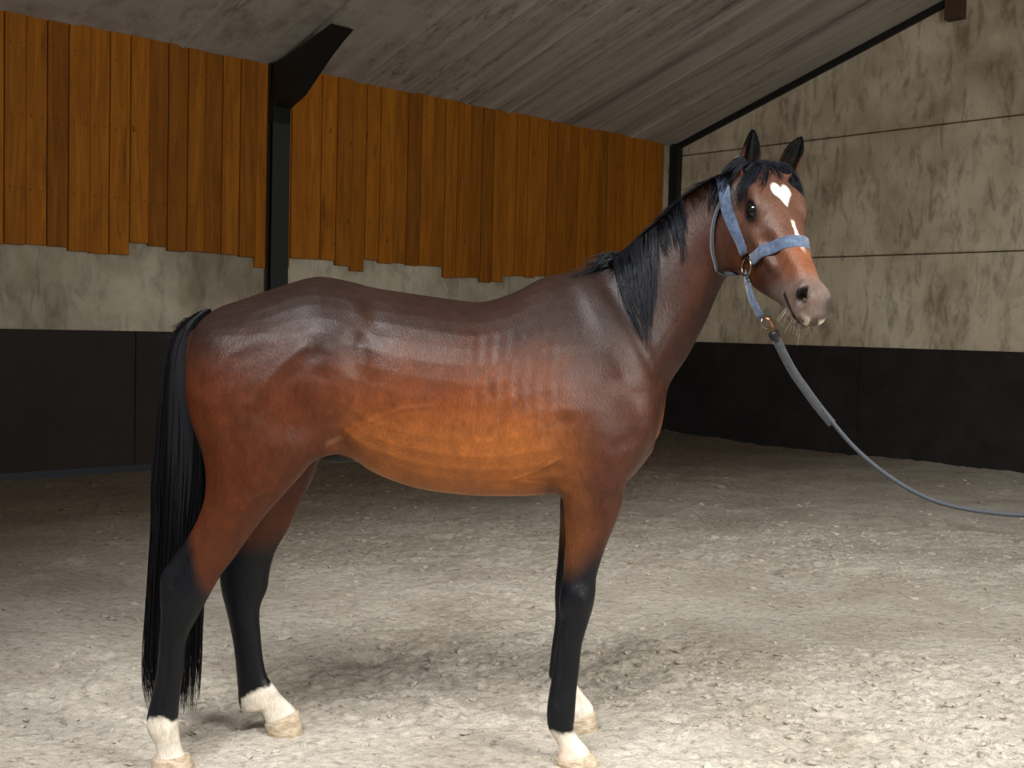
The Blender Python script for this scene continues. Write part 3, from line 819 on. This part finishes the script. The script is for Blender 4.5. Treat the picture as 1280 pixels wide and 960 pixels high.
C = mixc(C, lin(20, 17, 17), ish * np.where(np.abs(hw2) > .03, smooth01(1.2, .7, np.sqrt(((hn - .532) / .026) ** 2 + ((hu + .030) / .024) ** 2)), 0))
mo = np.abs(hu + .108 - .15 * np.clip(.55 - hn, 0, .1))
C = mixc(C, lin(40, 34, 34), ish * smooth01(.010, .005, mo) * (hn > .47))
C = mixc(C, lin(206, 194, 172), ish * smooth01(.555, .575, hn) * smooth01(-.050, -.068, hu) * smooth01(-.108, -.09, hu) * smooth01(.05, .02, np.abs(hw2)) * smooth01(-.12, .12, n3 + n2))
# star (heart shaped), stripe and snip
sn, sw_ = hn - .150, hw2
heart = np.maximum(smooth01(1.1, .85, np.sqrt(((sn + .006) / .026) ** 2 + ((np.abs(sw_) - .017) / .019) ** 2) + .35 * n2),
                   smooth01(1.1, .85, np.abs(sw_) / np.clip(.036 * (1 - (sn - .0) / .06), .0005, 1) + .3 * n2) * (sn > -.002) * (sn < .06))
stripe = smooth01(1.15, .8, np.abs(hw2 + .003) / .0065 + .8 * n2) * smooth01(.255, .27, hn) * smooth01(.40, .33, hn) * smooth01(-.25, .1, n1 + .2)
top = ish * (hu > -.05)
C = mixc(C, lin(210, 203, 192), np.clip(heart, 0, 1) * top); C = mixc(C, lin(214, 196, 180), np.clip(stripe, 0, 1) * top)
# ears: dark rims and matt inside
GL = np.ones(len(BV))
GL *= 1 - .5 * ish * smooth01(.48, .55, hn)
for a, b_, ax, L, f, sd in EARS:
    r = BV - a; t = r @ ax / L; rad = np.linalg.norm(r - np.outer(r @ ax, ax), axis=1)
    m_ = (t > .0) & (t < 1.1) & (rad < .06)
    inner = smooth01(-.014, -.006, r @ f) * smooth01(.034, .026, np.abs(r @ sd))
    GL = np.where(m_, .12, GL)
    C = mixc(C, lin(3, 3, 3), np.where(m_, np.clip(smooth01(.45, .75, t) + .95 * inner * smooth01(.05, .22, t), 0, 1), 0))
# sheath
sh = at_y(422, 569, ms - .02)
C = mixc(C, lin(22, 18, 18), smooth01(1.1, .8, np.sqrt(((x_ - sh[0]) / .085) ** 2 + ((z_ - sh[2] + .01) / .032) ** 2 + (dm / .10) ** 2)))
fd = np.abs((PX[:, 1] - 552) + .55 * (PX[:, 0] - 414) - .012 * (PX[:, 0] - 414) ** 2)  # pale highlight painted into the coat along the flank fold
C = mixc(C, lin(200, 172, 150), smooth01(6, 1, fd) * smooth01(404, 412, PX[:, 0]) * smooth01(432, 418, PX[:, 0]) * (np.abs(dm) > .06) * .10)
C = np.clip(C * (1 + .22 * n1 + .20 * n2 + .16 * n3)[:, None], 0, 1)

HB = np.array([-.38, 3.63, 0.0])
horse = empty('horse', HB)
tag(horse, 'glossy bay horse with black mane, white socks and white star', 'horse')
bme = mesh_np('body', BV, BQ)
ca = bme.color_attributes.new('coat', 'FLOAT_COLOR', 'POINT')
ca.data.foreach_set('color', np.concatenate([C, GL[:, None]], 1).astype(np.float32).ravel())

def mat_coat():
    m = NT('bay_coat')
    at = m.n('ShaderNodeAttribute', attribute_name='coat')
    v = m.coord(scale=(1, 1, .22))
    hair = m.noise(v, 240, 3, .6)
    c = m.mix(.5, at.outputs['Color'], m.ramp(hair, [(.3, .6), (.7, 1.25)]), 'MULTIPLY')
    ro = m.ramp(m.noise(m.coord(), 7, 5, .6), [(.3, .34), (.7, .50)])
    mot = m.ramp(m.noise(m.coord(scale=(1, 1, .45)), 26, 6, .7, .6), [(.3, .72), (.55, 1.0), (.75, 1.18)])
    c = m.mix(.85, c, mot, 'MULTIPLY')
    b1 = m.bump(m.noise(m.coord(scale=(1, 1, .5)), 26, 6, .7), .16, .009)
    m.bump(hair, .45, .003, b1)
    m.set(Base_Color=c, Roughness=ro)
    gl = m.n('ShaderNodeMath', operation='MULTIPLY'); gl.inputs[1].default_value = .24; m.l(at.outputs['Alpha'], gl.inputs[0]); m.l(gl.outputs[0], m.b.inputs['Specular IOR Level'])
    
    return m.m
body = rel(link('body', bme, mat_coat(), horse), HB)
BVH = BVHTree.FromPolygons(BV.tolist(), BQ.tolist())
def surf(px, py, off=.004, Yd=3.5):
    d = Vector(ray(px, py)).normalized()
    hit, n, i, t = BVH.ray_cast(Vector(EYE), d)
    if hit is None or hit.y > 4.0: return np.array(at_y(px, py, Yd))
    return np.array(hit) + np.array(n) * (1 if n.dot(d) < 0 else -1) * off
#HOOVES
# ------------------------------------------------------------------ hooves, eyes
def mat_horn():
    m = NT('pale_dusty_horn'); v = m.coord(scale=(1, 1, 3))
    c = m.ramp(m.noise(v, 30, 5, .6, .4), [(.3, lin(140, 120, 96)), (.55, lin(186, 170, 146)), (.75, lin(206, 194, 174))])
    m.bump(m.noise(m.coord(scale=(1, 1, 5)), 40, 3, .6), .3, .003)
    return m.set(Base_Color=c, Roughness=.7)
M_HORN = mat_horn()
def hoof(cor, sole, Yc, h0, h1):
    rows_ = []
    cb, cf = at_y(*cor[0], Yc), at_y(*cor[1], Yc)
    sb_, sf = at_y(*sole[0], Yc), at_y(*sole[1], Yc)
    sb_[2] = sf[2] = -.010
    for t, inset in ((-.06, .84), (0, 1.0), (.08, 1.02), (.5, 1.01), (.95, 1.0), (1.0, .97)):
        a = cf + (sf - cf) * t; b_ = cb + (sb_ - cb) * t
        c = (a + b_) / 2
        rows_.append(row(c, (a - b_) / 2 * inset, 1.0, YF * (h0 + (h1 - h0) * max(t, 0)) * inset, -.06, 2.2))
    V, q, t = loft_mesh(rows_, 1, 28, round_ends=False)
    me = mesh('hoof', V, [tuple(int(i) for i in f) for f in q] + [tuple(int(i) for i in f) for f in t], True)
    bm = bmesh.new(); bm.from_mesh(me); bmesh.ops.recalc_face_normals(bm, faces=bm.faces); bm.to_mesh(me); bm.free()
    rel(link('hoof', me, M_HORN, horse), HB)
hoof(((192, 947), (236, 944)), ((188, 966), (245, 964)), 3.41, .042, .052)
hoof(((331, 904), (373, 889)), ((336, 918), (380, 912)), 3.74, .043, .050)
hoof(((695, 948), (741, 942)), ((697, 962), (753, 960)), 3.53, .042, .052)
hoof(((707, 900), (744, 889)), ((708, 914), (748, 913)), 3.85, .042, .050)

def mat_eye():
    m = NT('dark_wet_eye'); return m.set(Base_Color=lin(16, 11, 9), Roughness=.04)
M_EYE = mat_eye()
for s in (1, -1):
    bm = bmesh.new(); bmesh.ops.create_uvsphere(bm, u_segments=28, v_segments=18, radius=.0275)
    me = bpy.data.meshes.new('eye'); bm.to_mesh(me); bm.free()
    me.polygons.foreach_set('use_smooth', [True] * len(me.polygons))
    o = link('eye', me, M_EYE, horse); o.location = Vector(hp_(.188, -.046, .0805 * s)); rel(o, HB)

# ------------------------------------------------------------------ hair: tapered strands
def strands_mesh(name, S, R, seg=3):
    """S: (n, m, 3) strand points, R: (n, m) radii"""
    n, m = S.shape[:2]
    T = np.gradient(S, axis=1); T /= np.linalg.norm(T, axis=2, keepdims=True) + 1e-9
    ref = np.where(np.abs(T[..., :1]) < .8, np.array([1.0, 0, 0]), np.array([0, 1.0, 0]))
    A = np.cross(T, ref); A /= np.linalg.norm(A, axis=2, keepdims=True) + 1e-9
    B_ = np.cross(T, A)
    V = np.stack([S + R[..., None] * (A * math.cos(2 * math.pi * k / seg) + B_ * math.sin(2 * math.pi * k / seg)) for k in range(seg)], 2)
    idx = np.arange(n * m * seg).reshape(n, m, seg)
    a, b_ = idx[:, :-1], idx[:, 1:]
    Q_ = np.stack([a, np.roll(a, -1, 2), np.roll(b_, -1, 2), b_], -1).reshape(-1, 4)
    return V.reshape(-1, 3), Q_

def resample(P, m):
    P = np.asarray(P, float); d = np.concatenate([[0], np.cumsum(np.linalg.norm(np.diff(P, axis=0), axis=1))])
    u = np.linspace(0, d[-1], m)
    C_ = catmull(P, 8); dc = np.concatenate([[0], np.cumsum(np.linalg.norm(np.diff(C_, axis=0), axis=1))])
    u = np.linspace(0, dc[-1], m)
    return np.stack([np.interp(u, dc, C_[:, k]) for k in range(3)], 1)

def mat_hair(name, a, b_, rough=.38):
    m = NT(name)
    g = m.n('ShaderNodeNewGeometry'); c = m.ramp(g.outputs['Random Per Island'], [(.0, a), (.6, tuple(.5 * x + .5 * y for x, y in zip(a, b_))), (1.0, b_)])
    m.set(Base_Color=c, Roughness=rough); m.b.inputs['Specular IOR Level'].default_value = .22
    return m.m
M_HAIR = mat_hair('black_horse_hair', lin(3, 3, 5), lin(34, 38, 48), .42)
M_TAIL = mat_hair('black_brown_tail_hair', lin(3, 3, 5), lin(19, 18, 22), .45)

def cluster(left, right, n, m=12, r=.0013, off=(.003, .014), lens=(.6, 1.0), jit=.006, Yd=3.6, wav=.004, locks=None):
    """strands between two pixel edge paths laid over the body"""
    Lp = resample([surf(x, y, .0, Yd) for x, y in left], m); Rp = resample([surf(x, y, .0, Yd) for x, y in right], m)
    out = []
    nl = locks or max(4, n // 22)
    lc = RNG.random(nl); ll = RNG.uniform(*lens, nl); lb = RNG.normal(0, .05, nl)
    for k in range(n):
        j = RNG.integers(nl); t0 = np.linspace(0, 1, m)
        u = np.clip(lc[j] + RNG.normal(0, .075) * (1 - .65 * t0) + lb[j] * t0, 0, 1)[:, None]
        P = Lp * (1 - u) + Rp * u
        ln = np.clip(ll[j] * RNG.uniform(.8, 1.05), .3, 1.0)
        P = resample(P, m * 2)[: max(4, int(m * 2 * ln))]; P = resample(P, m)
        t = np.linspace(0, 1, m)[:, None]
        o = RNG.uniform(*off)
        P = P + np.array([0, -1.0, .15]) * (o * (.35 + .65 * np.sin(t * 2.2 + .5)))
        ph = RNG.uniform(0, 6.28, 3)
        P = P + RNG.normal(0, jit, 3) * t + wav * np.stack([np.sin(t[:, 0] * 5 + ph[0]), .4 * np.sin(t[:, 0] * 4 + ph[1]), .3 * np.sin(t[:, 0] * 4 + ph[2])], 1) * t
        out.append(P)
    S = np.array(out); t = np.linspace(0, 1, m)
    R = (r * RNG.uniform(.7, 1.3, (n, 1))) * (1 - .8 * t ** 2)[None, :]
    return S, R

def hair_object(name, sets, mat, label=None):
    VV, QQ, o = [], [], 0
    for S, R in sets:
        v, q = strands_mesh(name, S, R); VV.append(v); QQ.append(q + o); o += len(v)
    ob = rel(link(name, mesh_np(name, np.vstack(VV), np.vstack(QQ)), mat, horse), HB)
    if label: ob['label'] = label
    return ob

# mane: along the crest, and locks hanging on the near side of the neck
crest_px = [(700, 344), (722, 338), (745, 328), (768, 316), (790, 298), (806, 282), (824, 266), (843, 249), (862, 235), (880, 224), (896, 216), (915, 209)]
crest = []
neckY = lambda x: np.interp(x, [722, 768, 805, 843, 878, 912], [3.695, 3.695, 3.69, 3.68, 3.66, 3.63])
crest3 = resample([at_y(x, y + 6, neckY(x)) for x, y in crest_px], 200)
def crest_tufts(n, m=8):
    out, rr = [], []
    for k in range(n):
        u = RNG.random(); i = int(u * 198)
        p = crest3[i].copy(); tan = nrm(crest3[i + 1] - crest3[i])
        upv = nrm(np.cross(np.cross(tan, YF), tan)); upv = upv if upv[2] > 0 else -upv
        side = RNG.choice([-1, 1], p=[.42, .58])         # most of it falls to the far side
        L = RNG.uniform(.05, .16) * (.55 if side < 0 else 1.0) * min(1, .35 + u * 4)
        t = np.linspace(0, 1, m)[:, None]
        hgt = RNG.uniform(.008, .020) * min(1, .3 + 4 * u)
        drop = nrm(np.array([0, 1.0 * side, 0]) * .55 - upv * 1.0 - tan * RNG.uniform(.0, .5))
        P = p + YF * RNG.normal(0, .008) + upv * hgt * np.sin(np.clip(t * 2.4, 0, math.pi)) + YF * side * (.07 * np.minimum(t * 1.2, 1)) * min(1, .6 + L * 3) + (-upv - tan * RNG.uniform(-.1, .7)) * L * t ** 1.6
        out.append(P); rr.append(.0015 * RNG.uniform(.7, 1.4) * (1 - .8 * np.linspace(0, 1, m) ** 2))
    return np.array(out), np.array(rr)
sets = [crest_tufts(1700)]
sets.append(cluster([(772, 314), (752, 321), (732, 331), (706, 344)], [(776, 330), (754, 334), (736, 340), (712, 347)], 170, lens=(.35, 1.0), Yd=3.69, jit=.010, locks=14))
sets.append(cluster([(926, 195), (915, 202), (905, 212), (895, 226)], [(934, 205), (924, 213), (915, 224), (906, 240)], 150, lens=(.6, 1.0), off=(.010, .022), locks=12))
sets.append(cluster([(766, 322), (771, 345), (780, 375), (794, 405), (807, 436)], [(822, 282), (822, 318), (820, 352), (816, 390), (810, 438)], 250, lens=(.45, 1.0), locks=14))
sets.append(cluster([(766, 322), (770, 345), (776, 372), (786, 398), (797, 420)], [(792, 304), (792, 330), (794, 362), (800, 395), (806, 430)], 100, lens=(.6, 1.0)))
sets.append(cluster([(802, 300), (803, 325), (806, 365), (808, 400), (811, 440)], [(822, 282), (824, 312), (823, 345), (820, 375), (815, 408)], 80, lens=(.5, 1.0)))
sets.append(cluster([(832, 270), (838, 288), (845, 310), (851, 332)], [(852, 248), (856, 275), (857, 305), (855, 336)], 190, lens=(.5, 1.0)))
sets.append(cluster([(820, 284), (823, 296), (826, 312), (830, 330)], [(834, 268), (838, 280), (840, 300), (842, 318)], 60, lens=(.5, 1.0)))
sets.append(cluster([(890, 224), (888, 240), (885, 258), (886, 282)], [(916, 208), (912, 228), (905, 250), (898, 292)], 200, lens=(.5, 1.0)))
sets.append(cluster([(905, 215), (902, 235), (899, 262)], [(922, 206), (917, 226), (911, 250)], 110, lens=(.6, 1.0)))
hair_object('mane', sets, M_HAIR)
fs = [cluster([(938, 208), (927, 224), (919, 242), (913, 268)], [(954, 206), (944, 220), (934, 242), (921, 268)], 170, lens=(.5, 1.0), locks=12, jit=.008, r=.0010),
      cluster([(946, 206), (962, 206), (978, 214), (990, 232), (998, 250)], [(966, 202), (984, 208), (996, 222), (1002, 238), (1004, 254)], 190, lens=(.5, 1.0), locks=12, jit=.007, r=.0010),
      cluster([(940, 210), (942, 222), (940, 238), (932, 252)], [(960, 206), (962, 218), (956, 232), (944, 244)], 34, lens=(.4, .9)),
      cluster([(950, 207), (962, 214), (970, 224), (966, 236)], [(962, 204), (974, 210), (978, 222), (972, 234)], 36, lens=(.5, 1.0)),
      cluster([(930, 213), (940, 207), (952, 204), (966, 204)], [(932, 219), (942, 214), (954, 211), (968, 210)], 120, lens=(.8, 1.0))]
hair_object('forelock', fs, M_HAIR)

# tail
tl = [(388, 248, 268), (400, 226, 258), (418, 212.5, 254), (440, 207, 250), (461, 203.5, 250), (500, 200, 254), (550, 195, 260), (600, 191, 262), (660, 191, 256), (712, 187.5, 254), (770, 184, 251), (825, 181, 249), (862, 181, 247), (895, 188, 243)]
TY = 3.565
def tail_env(m):
    Lp = resample([at_y(l, y, TY) for y, l, r in tl], m); Rp = resample([at_y(r, y, TY) for y, l, r in tl], m); return Lp, Rp
TL, TR = tail_env(60)
S, R = [], []
for k in range(2300):
    u = RNG.random(); dpt = RNG.normal(0, .5)
    st_ = RNG.random() ** 1.5 * .28; en = RNG.uniform(.55, 1.0) if RNG.random() < .5 else RNG.uniform(.82, 1.0)
    tt = np.linspace(st_, en, 18)
    uu = u + RNG.normal(0, .06) * np.linspace(0, 1, 18)
    # roots gather on the dock
    uu = np.where(tt < .15, .5 + (uu - .5) * (.6 + .4 * tt / .15), uu); uu = np.clip(uu, -.03, 1.03)
    L_ = np.stack([np.interp(tt, np.linspace(0, 1, 60), TL[:, j]) for j in range(3)], 1); R_ = np.stack([np.interp(tt, np.linspace(0, 1, 60), TR[:, j]) for j in range(3)], 1)
    P = L_ * (1 - uu[:, None]) + R_ * uu[:, None]
    wd = np.sin(np.pi * np.clip(uu, .02, .98)) ** .5
    P[:, 1] += dpt * .045 * wd * np.clip(.4 + tt, 0, 1)
    P += .003 * np.stack([np.sin(tt * 14 + RNG.uniform(0, 6)), 0 * tt, 0 * tt], 1) * tt[:, None]
    S.append(P); R.append(.0016 * RNG.uniform(.6, 1.3) * (1 - .8 * np.linspace(0, 1, 18) ** 3))
for k in range(90):   # short flyaway hairs at the dock
    p = TL[RNG.integers(2, 7)] * .8 + TR[3] * .2
    t = np.linspace(0, 1, 18)[:, None]
    S.append(p + np.array([RNG.uniform(-.04, 0), RNG.normal(0, .02), RNG.uniform(-.01, .02)]) * t - np.array([0, 0, .02]) * t ** 2); R.append(np.full(18, .0010) * (1 - .7 * t[:, 0]))
S, R = np.array(S), np.array(R)
sv, sq = strands_mesh('tail', S, R)
core = []
for i in range(0, 50, 3):
    c = (TL[i] + TR[i]) / 2; hwid = (TR[i] - TL[i]) / 2
    core.append(row(c, hwid * (.78 if i > 3 else .55), 1.0, YF * (.02 + .018 * min(1, i / 12)), 0, 2.0))
cv, cq, ct = loft_mesh(core, 2, 20)
tv = np.vstack([sv, cv]); tq = np.vstack([sq, cq + len(sv)])
rel(link('tail', mesh_np('tail', tv, tq), M_TAIL, horse), HB)

# ------------------------------------------------------------------ the halter
def mat_web(name, a, b_, scale=500):
    m = NT(name); v = m.coord()
    n = m.noise(v, 60, 5, .65)
    c = m.ramp(n, [(.3, a), (.7, b_)])
    wv = m.n('ShaderNodeTexWave'); wv.inputs['Scale'].default_value = 120; m.l(v, wv.inputs['Vector'])
    m.bump(wv.outputs['Fac'], .35, .001)
    m.set(Base_Color=c, Roughness=.8); m.b.inputs['Sheen Weight'].default_value = .3
    return m.m
M_WEB = mat_web('worn_blue_webbing', lin(40, 54, 78), lin(80, 96, 122))
M_WEBD = mat_web('dark_webbing', lin(24, 28, 38), lin(46, 52, 64))
M_BRASS = mat_simple('worn_nickel', lin(150, 138, 120), .32, 1.0, 30, .3, .05)
M_COPPER = mat_simple('copper_snap', lin(190, 130, 96), .35, 1.0, 30, .3, .05)

def strap(name, pts, nrms, width, thick, mat, parent, org, m=None, closed=False):
    P = np.asarray(pts, float); Nn = np.asarray(nrms, float)
    T = np.gradient(P, axis=0)
    if closed: T = np.roll(P, -1, 0) - np.roll(P, 1, 0)
    T /= np.linalg.norm(T, axis=1, keepdims=True) + 1e-9
    Sd = np.cross(T, Nn); Sd /= np.linalg.norm(Sd, axis=1, keepdims=True) + 1e-9
    U_ = np.cross(Sd, T); U_ *= np.sign((U_ * Nn).sum(1))[:, None]
    prof = [(-.5, 0), (-.5, .7), (-.44, 1), (.44, 1), (.5, .7), (.5, 0)]
    V = np.stack([P + Sd * width * a + U_ * thick * b_ for a, b_ in prof], 1)
    n, k = V.shape[:2]; idx = np.arange(n * k).reshape(n, k)
    f = [(idx[i, j], idx[i, (j + 1) % k], idx[i + 1, (j + 1) % k], idx[i + 1, j]) for i in range(n - 1) for j in range(k)]
    f += [tuple(idx[0]), tuple(idx[-1][::-1])]
    me = mesh(name, V.reshape(-1, 3), [tuple(int(q) for q in x) for x in f], True)
    bm = bmesh.new(); bm.from_mesh(me); bmesh.ops.recalc_face_normals(bm, faces=bm.faces); bm.to_mesh(me); bm.free()
    return rel(link(name, me, mat, parent), org)

def near_normal(p):
    loc, n, i, d = BVH.find_nearest(Vector(p)); n = np.array(n)
    v = np.asarray(p) - np.array(loc)
    return n if (n @ v) >= 0 or np.linalg.norm(v) < 1e-5 else -n

def smooth_path(P, it=3):
    P = np.array(P, float)
    for _ in range(it): P[1:-1] = .5 * P[1:-1] + .25 * (P[:-2] + P[2:])
    return P
def hug(P, off=.005):
    """keep a path just outside the skin"""
    out, nn = [], []
    for p in P:
        loc, n, i, d = BVH.find_nearest(Vector(p)); n = np.array(n); loc = np.array(loc)
        # outward = away from the head or neck core
        v = p - loc; s = v @ n
        if s < off: p = loc + n * off
        out.append(p); nn.append(n)
    return np.array(out), np.array(nn)
# make sure the stored normals point outward
_t = BVH.ray_cast(Vector(EYE), Vector(ray(560, 480)).normalized())
NSIGN = 1 if _t[1].y < 0 else -1
def mirror(P): P = np.asarray(P); return P - 2 * ((P - HO) @ HW)[:, None] * HW

HALT = hp_(.30, -.1, 0)
halter = empty('halter', HALT)
tag(halter, 'worn blue webbing halter buckled on the bay horse\'s head', 'halter')
rg = surf(936, 328, 0.0); tp_ = surf(1004, 303, 0.0)
rn, ru = (rg - HO) @ HN, (rg - HO) @ HU; tn, tu = (tp_ - HO) @ HN, (tp_ - HO) @ HU
e1 = nrm(HN * (tn - rn) + HU * (tu - ru)); cc = hp_(rn, ru, 0) + e1 * .02
def loop(center, e1, e2, a0, a1, m):
    out = []
    for a in np.linspace(a0, a1, m):
        d = Vector(nrm(e1 * math.cos(a) + e2 * math.sin(a)))
        # from outside inwards so hair-thin folds do not matter
        hit = BVH.ray_cast(Vector(center) + d * .22, -d, .22)
        p = np.array(hit[0]) if hit[0] is not None else np.array(center) + np.array(d) * .06
        out.append(p)
    return smooth_path(out, 3)
ring_a = math.atan2((rg - cc) @ HW, (rg - cc) @ e1)
lp = loop(cc, e1, HW, ring_a * .88, -ring_a * .88, 40)
nn = np.array([nrm(p - cc - 0) for p in lp]); lp = lp + nn * .003
strap('noseband', lp, nn, .040, .005, M_WEB, halter, HALT)
near_ring = rg + nn[0] * .008
# crown over the poll
c2 = hp_(-.020, -.12, 0); e1c = nrm(HU * 1.0 - HN * 1.0)
cl = loop(c2, e1c, HW, 1.45, -1.45, 36); cn = np.array([nrm(p - c2) for p in cl]); cl = cl + cn * .006
strap('crown_strap', cl, cn, .030, .005, M_WEB, halter, HALT)
# cheek straps
chk = resample([surf(932, 318, .005), surf(927, 303, .004), surf(917, 283, .004), surf(909, 262, .006), surf(907, 240, .010, 3.55), cl[0]], 22)
chk, chn = hug(chk, .004); chn = chn * NSIGN
strap('cheek_strap', smooth_path(chk, 1), chn, .036, .005, M_WEB, halter, HALT)
strap('cheek_strap', mirror(smooth_path(chk, 1)), chn - 2 * (chn @ HW)[:, None] * HW, .036, .005, M_WEB, halter, HALT)
# chin straps and chin ring
chin = at_y(955, 397, float(hp_(.46, -.17, .0)[1]))
cp = resample([surf(936, 340, .006), surf(936, 348, .006), surf(937, 362, .006), surf(941, 376, .008, float(hp_(.42, -.17, .02)[1])), chin + HW * .008], 18)
cnn = np.tile(HW, (len(cp), 1))
strap('chin_strap', cp, cnn, .028, .005, M_WEB, halter, HALT)
strap('chin_strap', mirror(cp), -cnn, .028, .005, M_WEB, halter, HALT)
# throat strap
th_pts = [surf(906, 246, .010), surf(897, 268, .012), surf(892, 290, .012), surf(891, 312, .012), surf(894, 330, .012), surf(899, 341, .010)]
dn = np.array([(p - HO) @ HW for p in th_pts])
last = th_pts[-1]
under = last - HW * ((last - HO) @ HW) + HU * .015
full = resample(th_pts + [under, *(mirror(np.array([last])))], 34)
tn_ = np.array([nrm(HW * ((p - HO) @ HW) * 6 - HN * .15 - ZF * .1 + np.array([-.3, -.2, 0])) for p in full])
strap('throat_strap', full, tn_, .016, .004, M_WEBD, halter, HALT)

def torus(name, c, ax, R_, r, mat, parent, org):
    ax = nrm(ax); a = nrm(np.cross(ax, ZF if abs(ax[2]) < .9 else XF)); b_ = np.cross(ax, a)
    V, Fc = [], []; n, m = 28, 8
    for i in range(n):
        t = 2 * math.pi * i / n; d = a * math.cos(t) + b_ * math.sin(t)
        for j in range(m):
            u = 2 * math.pi * j / m; V.append(c + d * (R_ + r * math.cos(u)) + ax * r * math.sin(u))
    Fc = [(i * m + j, ((i + 1) % n) * m + j, ((i + 1) % n) * m + (j + 1) % m, i * m + (j + 1) % m) for i in range(n) for j in range(m)]
    return rel(link(name, mesh(name, V, Fc, True), mat, parent), org)
rnorm = nn[0]
rc = surf(937, 331, .016)
torus('side_ring', rc, rnorm, .027, .0034, M_BRASS, halter, HALT)
torus('side_ring', mirror(np.array([rc]))[0], rnorm - 2 * (rnorm @ HW) * HW, .027, .0034, M_BRASS, halter, HALT)
torus('chin_ring', chin - ZF * .014 + XF * .010, nrm(np.array([.3, -1, .2])), .0185, .003, M_BRASS, halter, HALT)

# ------------------------------------------------------------------ lead rope
def tube(name, P, rad, mat, parent, org, seg=10):
    P = np.asarray(P, float)
    rad = np.broadcast_to(rad, (len(P),))
    T = np.gradient(P, axis=0); T /= np.linalg.norm(T, axis=1, keepdims=True)
    A = nrm(np.cross(T[0], YF)); V = []
    for i in range(len(P)):
        A = nrm(A - T[i] * (A @ T[i])); B_ = np.cross(T[i], A)
        for k in range(seg):
            u = 2 * math.pi * k / seg; V.append(P[i] + rad[i] * (A * math.cos(u) + B_ * math.sin(u)))
    n = len(P)
    Fc = [(i * seg + k, i * seg + (k + 1) % seg, (i + 1) * seg + (k + 1) % seg, (i + 1) * seg + k) for i in range(n - 1) for k in range(seg)]
    Fc += [tuple(range(seg)), tuple(range(n * seg - 1, (n - 1) * seg - 1, -1))]
    me = mesh(name, V, Fc, True)
    bm = bmesh.new(); bm.from_mesh(me); bmesh.ops.recalc_face_normals(bm, faces=bm.faces); bm.to_mesh(me); bm.free()
    return rel(link(name, me, mat, parent), org)
LY = float(chin[1])
LR0 = at_y(968, 420, LY)
lead = empty('lead_rope', LR0)
tag(lead, 'grey lead rope with copper snap hanging from the halter\'s chin ring', 'lead rope')
M_ROPE = mat_simple('grey_braided_rope', lin(54, 59, 66), .75, 0, 260, .5, .6)
M_ROPED = mat_web('dark_rope_webbing', lin(14, 16, 20), lin(44, 47, 51))
M_BLACK = mat_simple('black_rubber_keeper', lin(14, 15, 18), .55)
rp = [(1026, 508, LY - .03), (1040, 527, LY - .04), (1062, 553, LY - .06), (1085, 575, LY - .08), (1112, 596, LY - .10), (1145, 616, LY - .13), (1180, 630, LY - .16), (1225, 639, LY - .20), (1282, 644, LY - .25), (1340, 640, LY - .29), (1420, 615, LY - .33)]
tube('rope', resample([at_y(*p) for p in rp], 60), .0068, M_ROPE, lead, LR0)
dp = resample([at_y(*p) for p in [(970, 424, LY), (980, 444, LY - .005), (992, 466, LY - .01), (1006, 486, LY - .018), (1022, 508, LY - .025), (1040, 530, LY - .035)]], 26)
face_n = np.tile(nrm(np.array([-.25, -1, .25])), (len(dp), 1))
wl = strap('webbing_loop', dp, face_n, .026, .009, M_ROPED, lead, LR0)
strap('stitched_keeper', dp[11:15] + face_n[:4] * .003, face_n[:4], .030, .010, M_WEBD, wl, LR0)
for o_ in (-.006, .006):
    sd = nrm(np.cross(dp[-1] - dp[0], face_n[0]))
    tube('cord', resample(dp + sd * o_ + face_n * .009, 30), .0035, M_ROPED, wl, LR0, 8)
tube('keeper', resample([at_y(966, 414, LY), at_y(968, 419, LY), at_y(971, 427, LY)], 8), [.011, .016, .017, .016, .015, .014, .013, .012], M_BLACK, lead, LR0, 14)
sh_ = tube('snap_hook', resample([at_y(957, 398, LY - .006), at_y(962, 400, LY - .012), at_y(965, 406, LY - .008), at_y(966, 411, LY), at_y(966, 416, LY)], 16), .0042, M_COPPER, lead, LR0)
torus('swivel', at_y(966, 412, LY), nrm(at_y(966, 412, LY) - at_y(965, 404, LY)), .008, .003, M_COPPER, sh_, LR0)

# whiskers on the chin and lips
W_, WR = [], []
for k in range(26):
    p0 = hp_(RNG.uniform(.50, .58), RNG.uniform(-.135, -.10), RNG.uniform(-.02, .04))
    loc, n_, i_, d_ = BVH.find_nearest(Vector(p0)); p0 = np.array(loc); dr = nrm(np.array(n_) * NSIGN + np.array([-.2, -.2, -.8]))
    t_ = np.linspace(0, 1, 6)[:, None]; L_ = RNG.uniform(.02, .05)
    W_.append(p0 + dr * L_ * t_ - ZF * .01 * t_ ** 2); WR.append(np.linspace(.0005, .0002, 6))
wk = hair_object('whiskers', [(np.array(W_), np.array(WR))], mat_hair('pale_whisker', lin(150, 140, 120), lin(190, 180, 160), .5))
wk['kind'] = 'stuff'
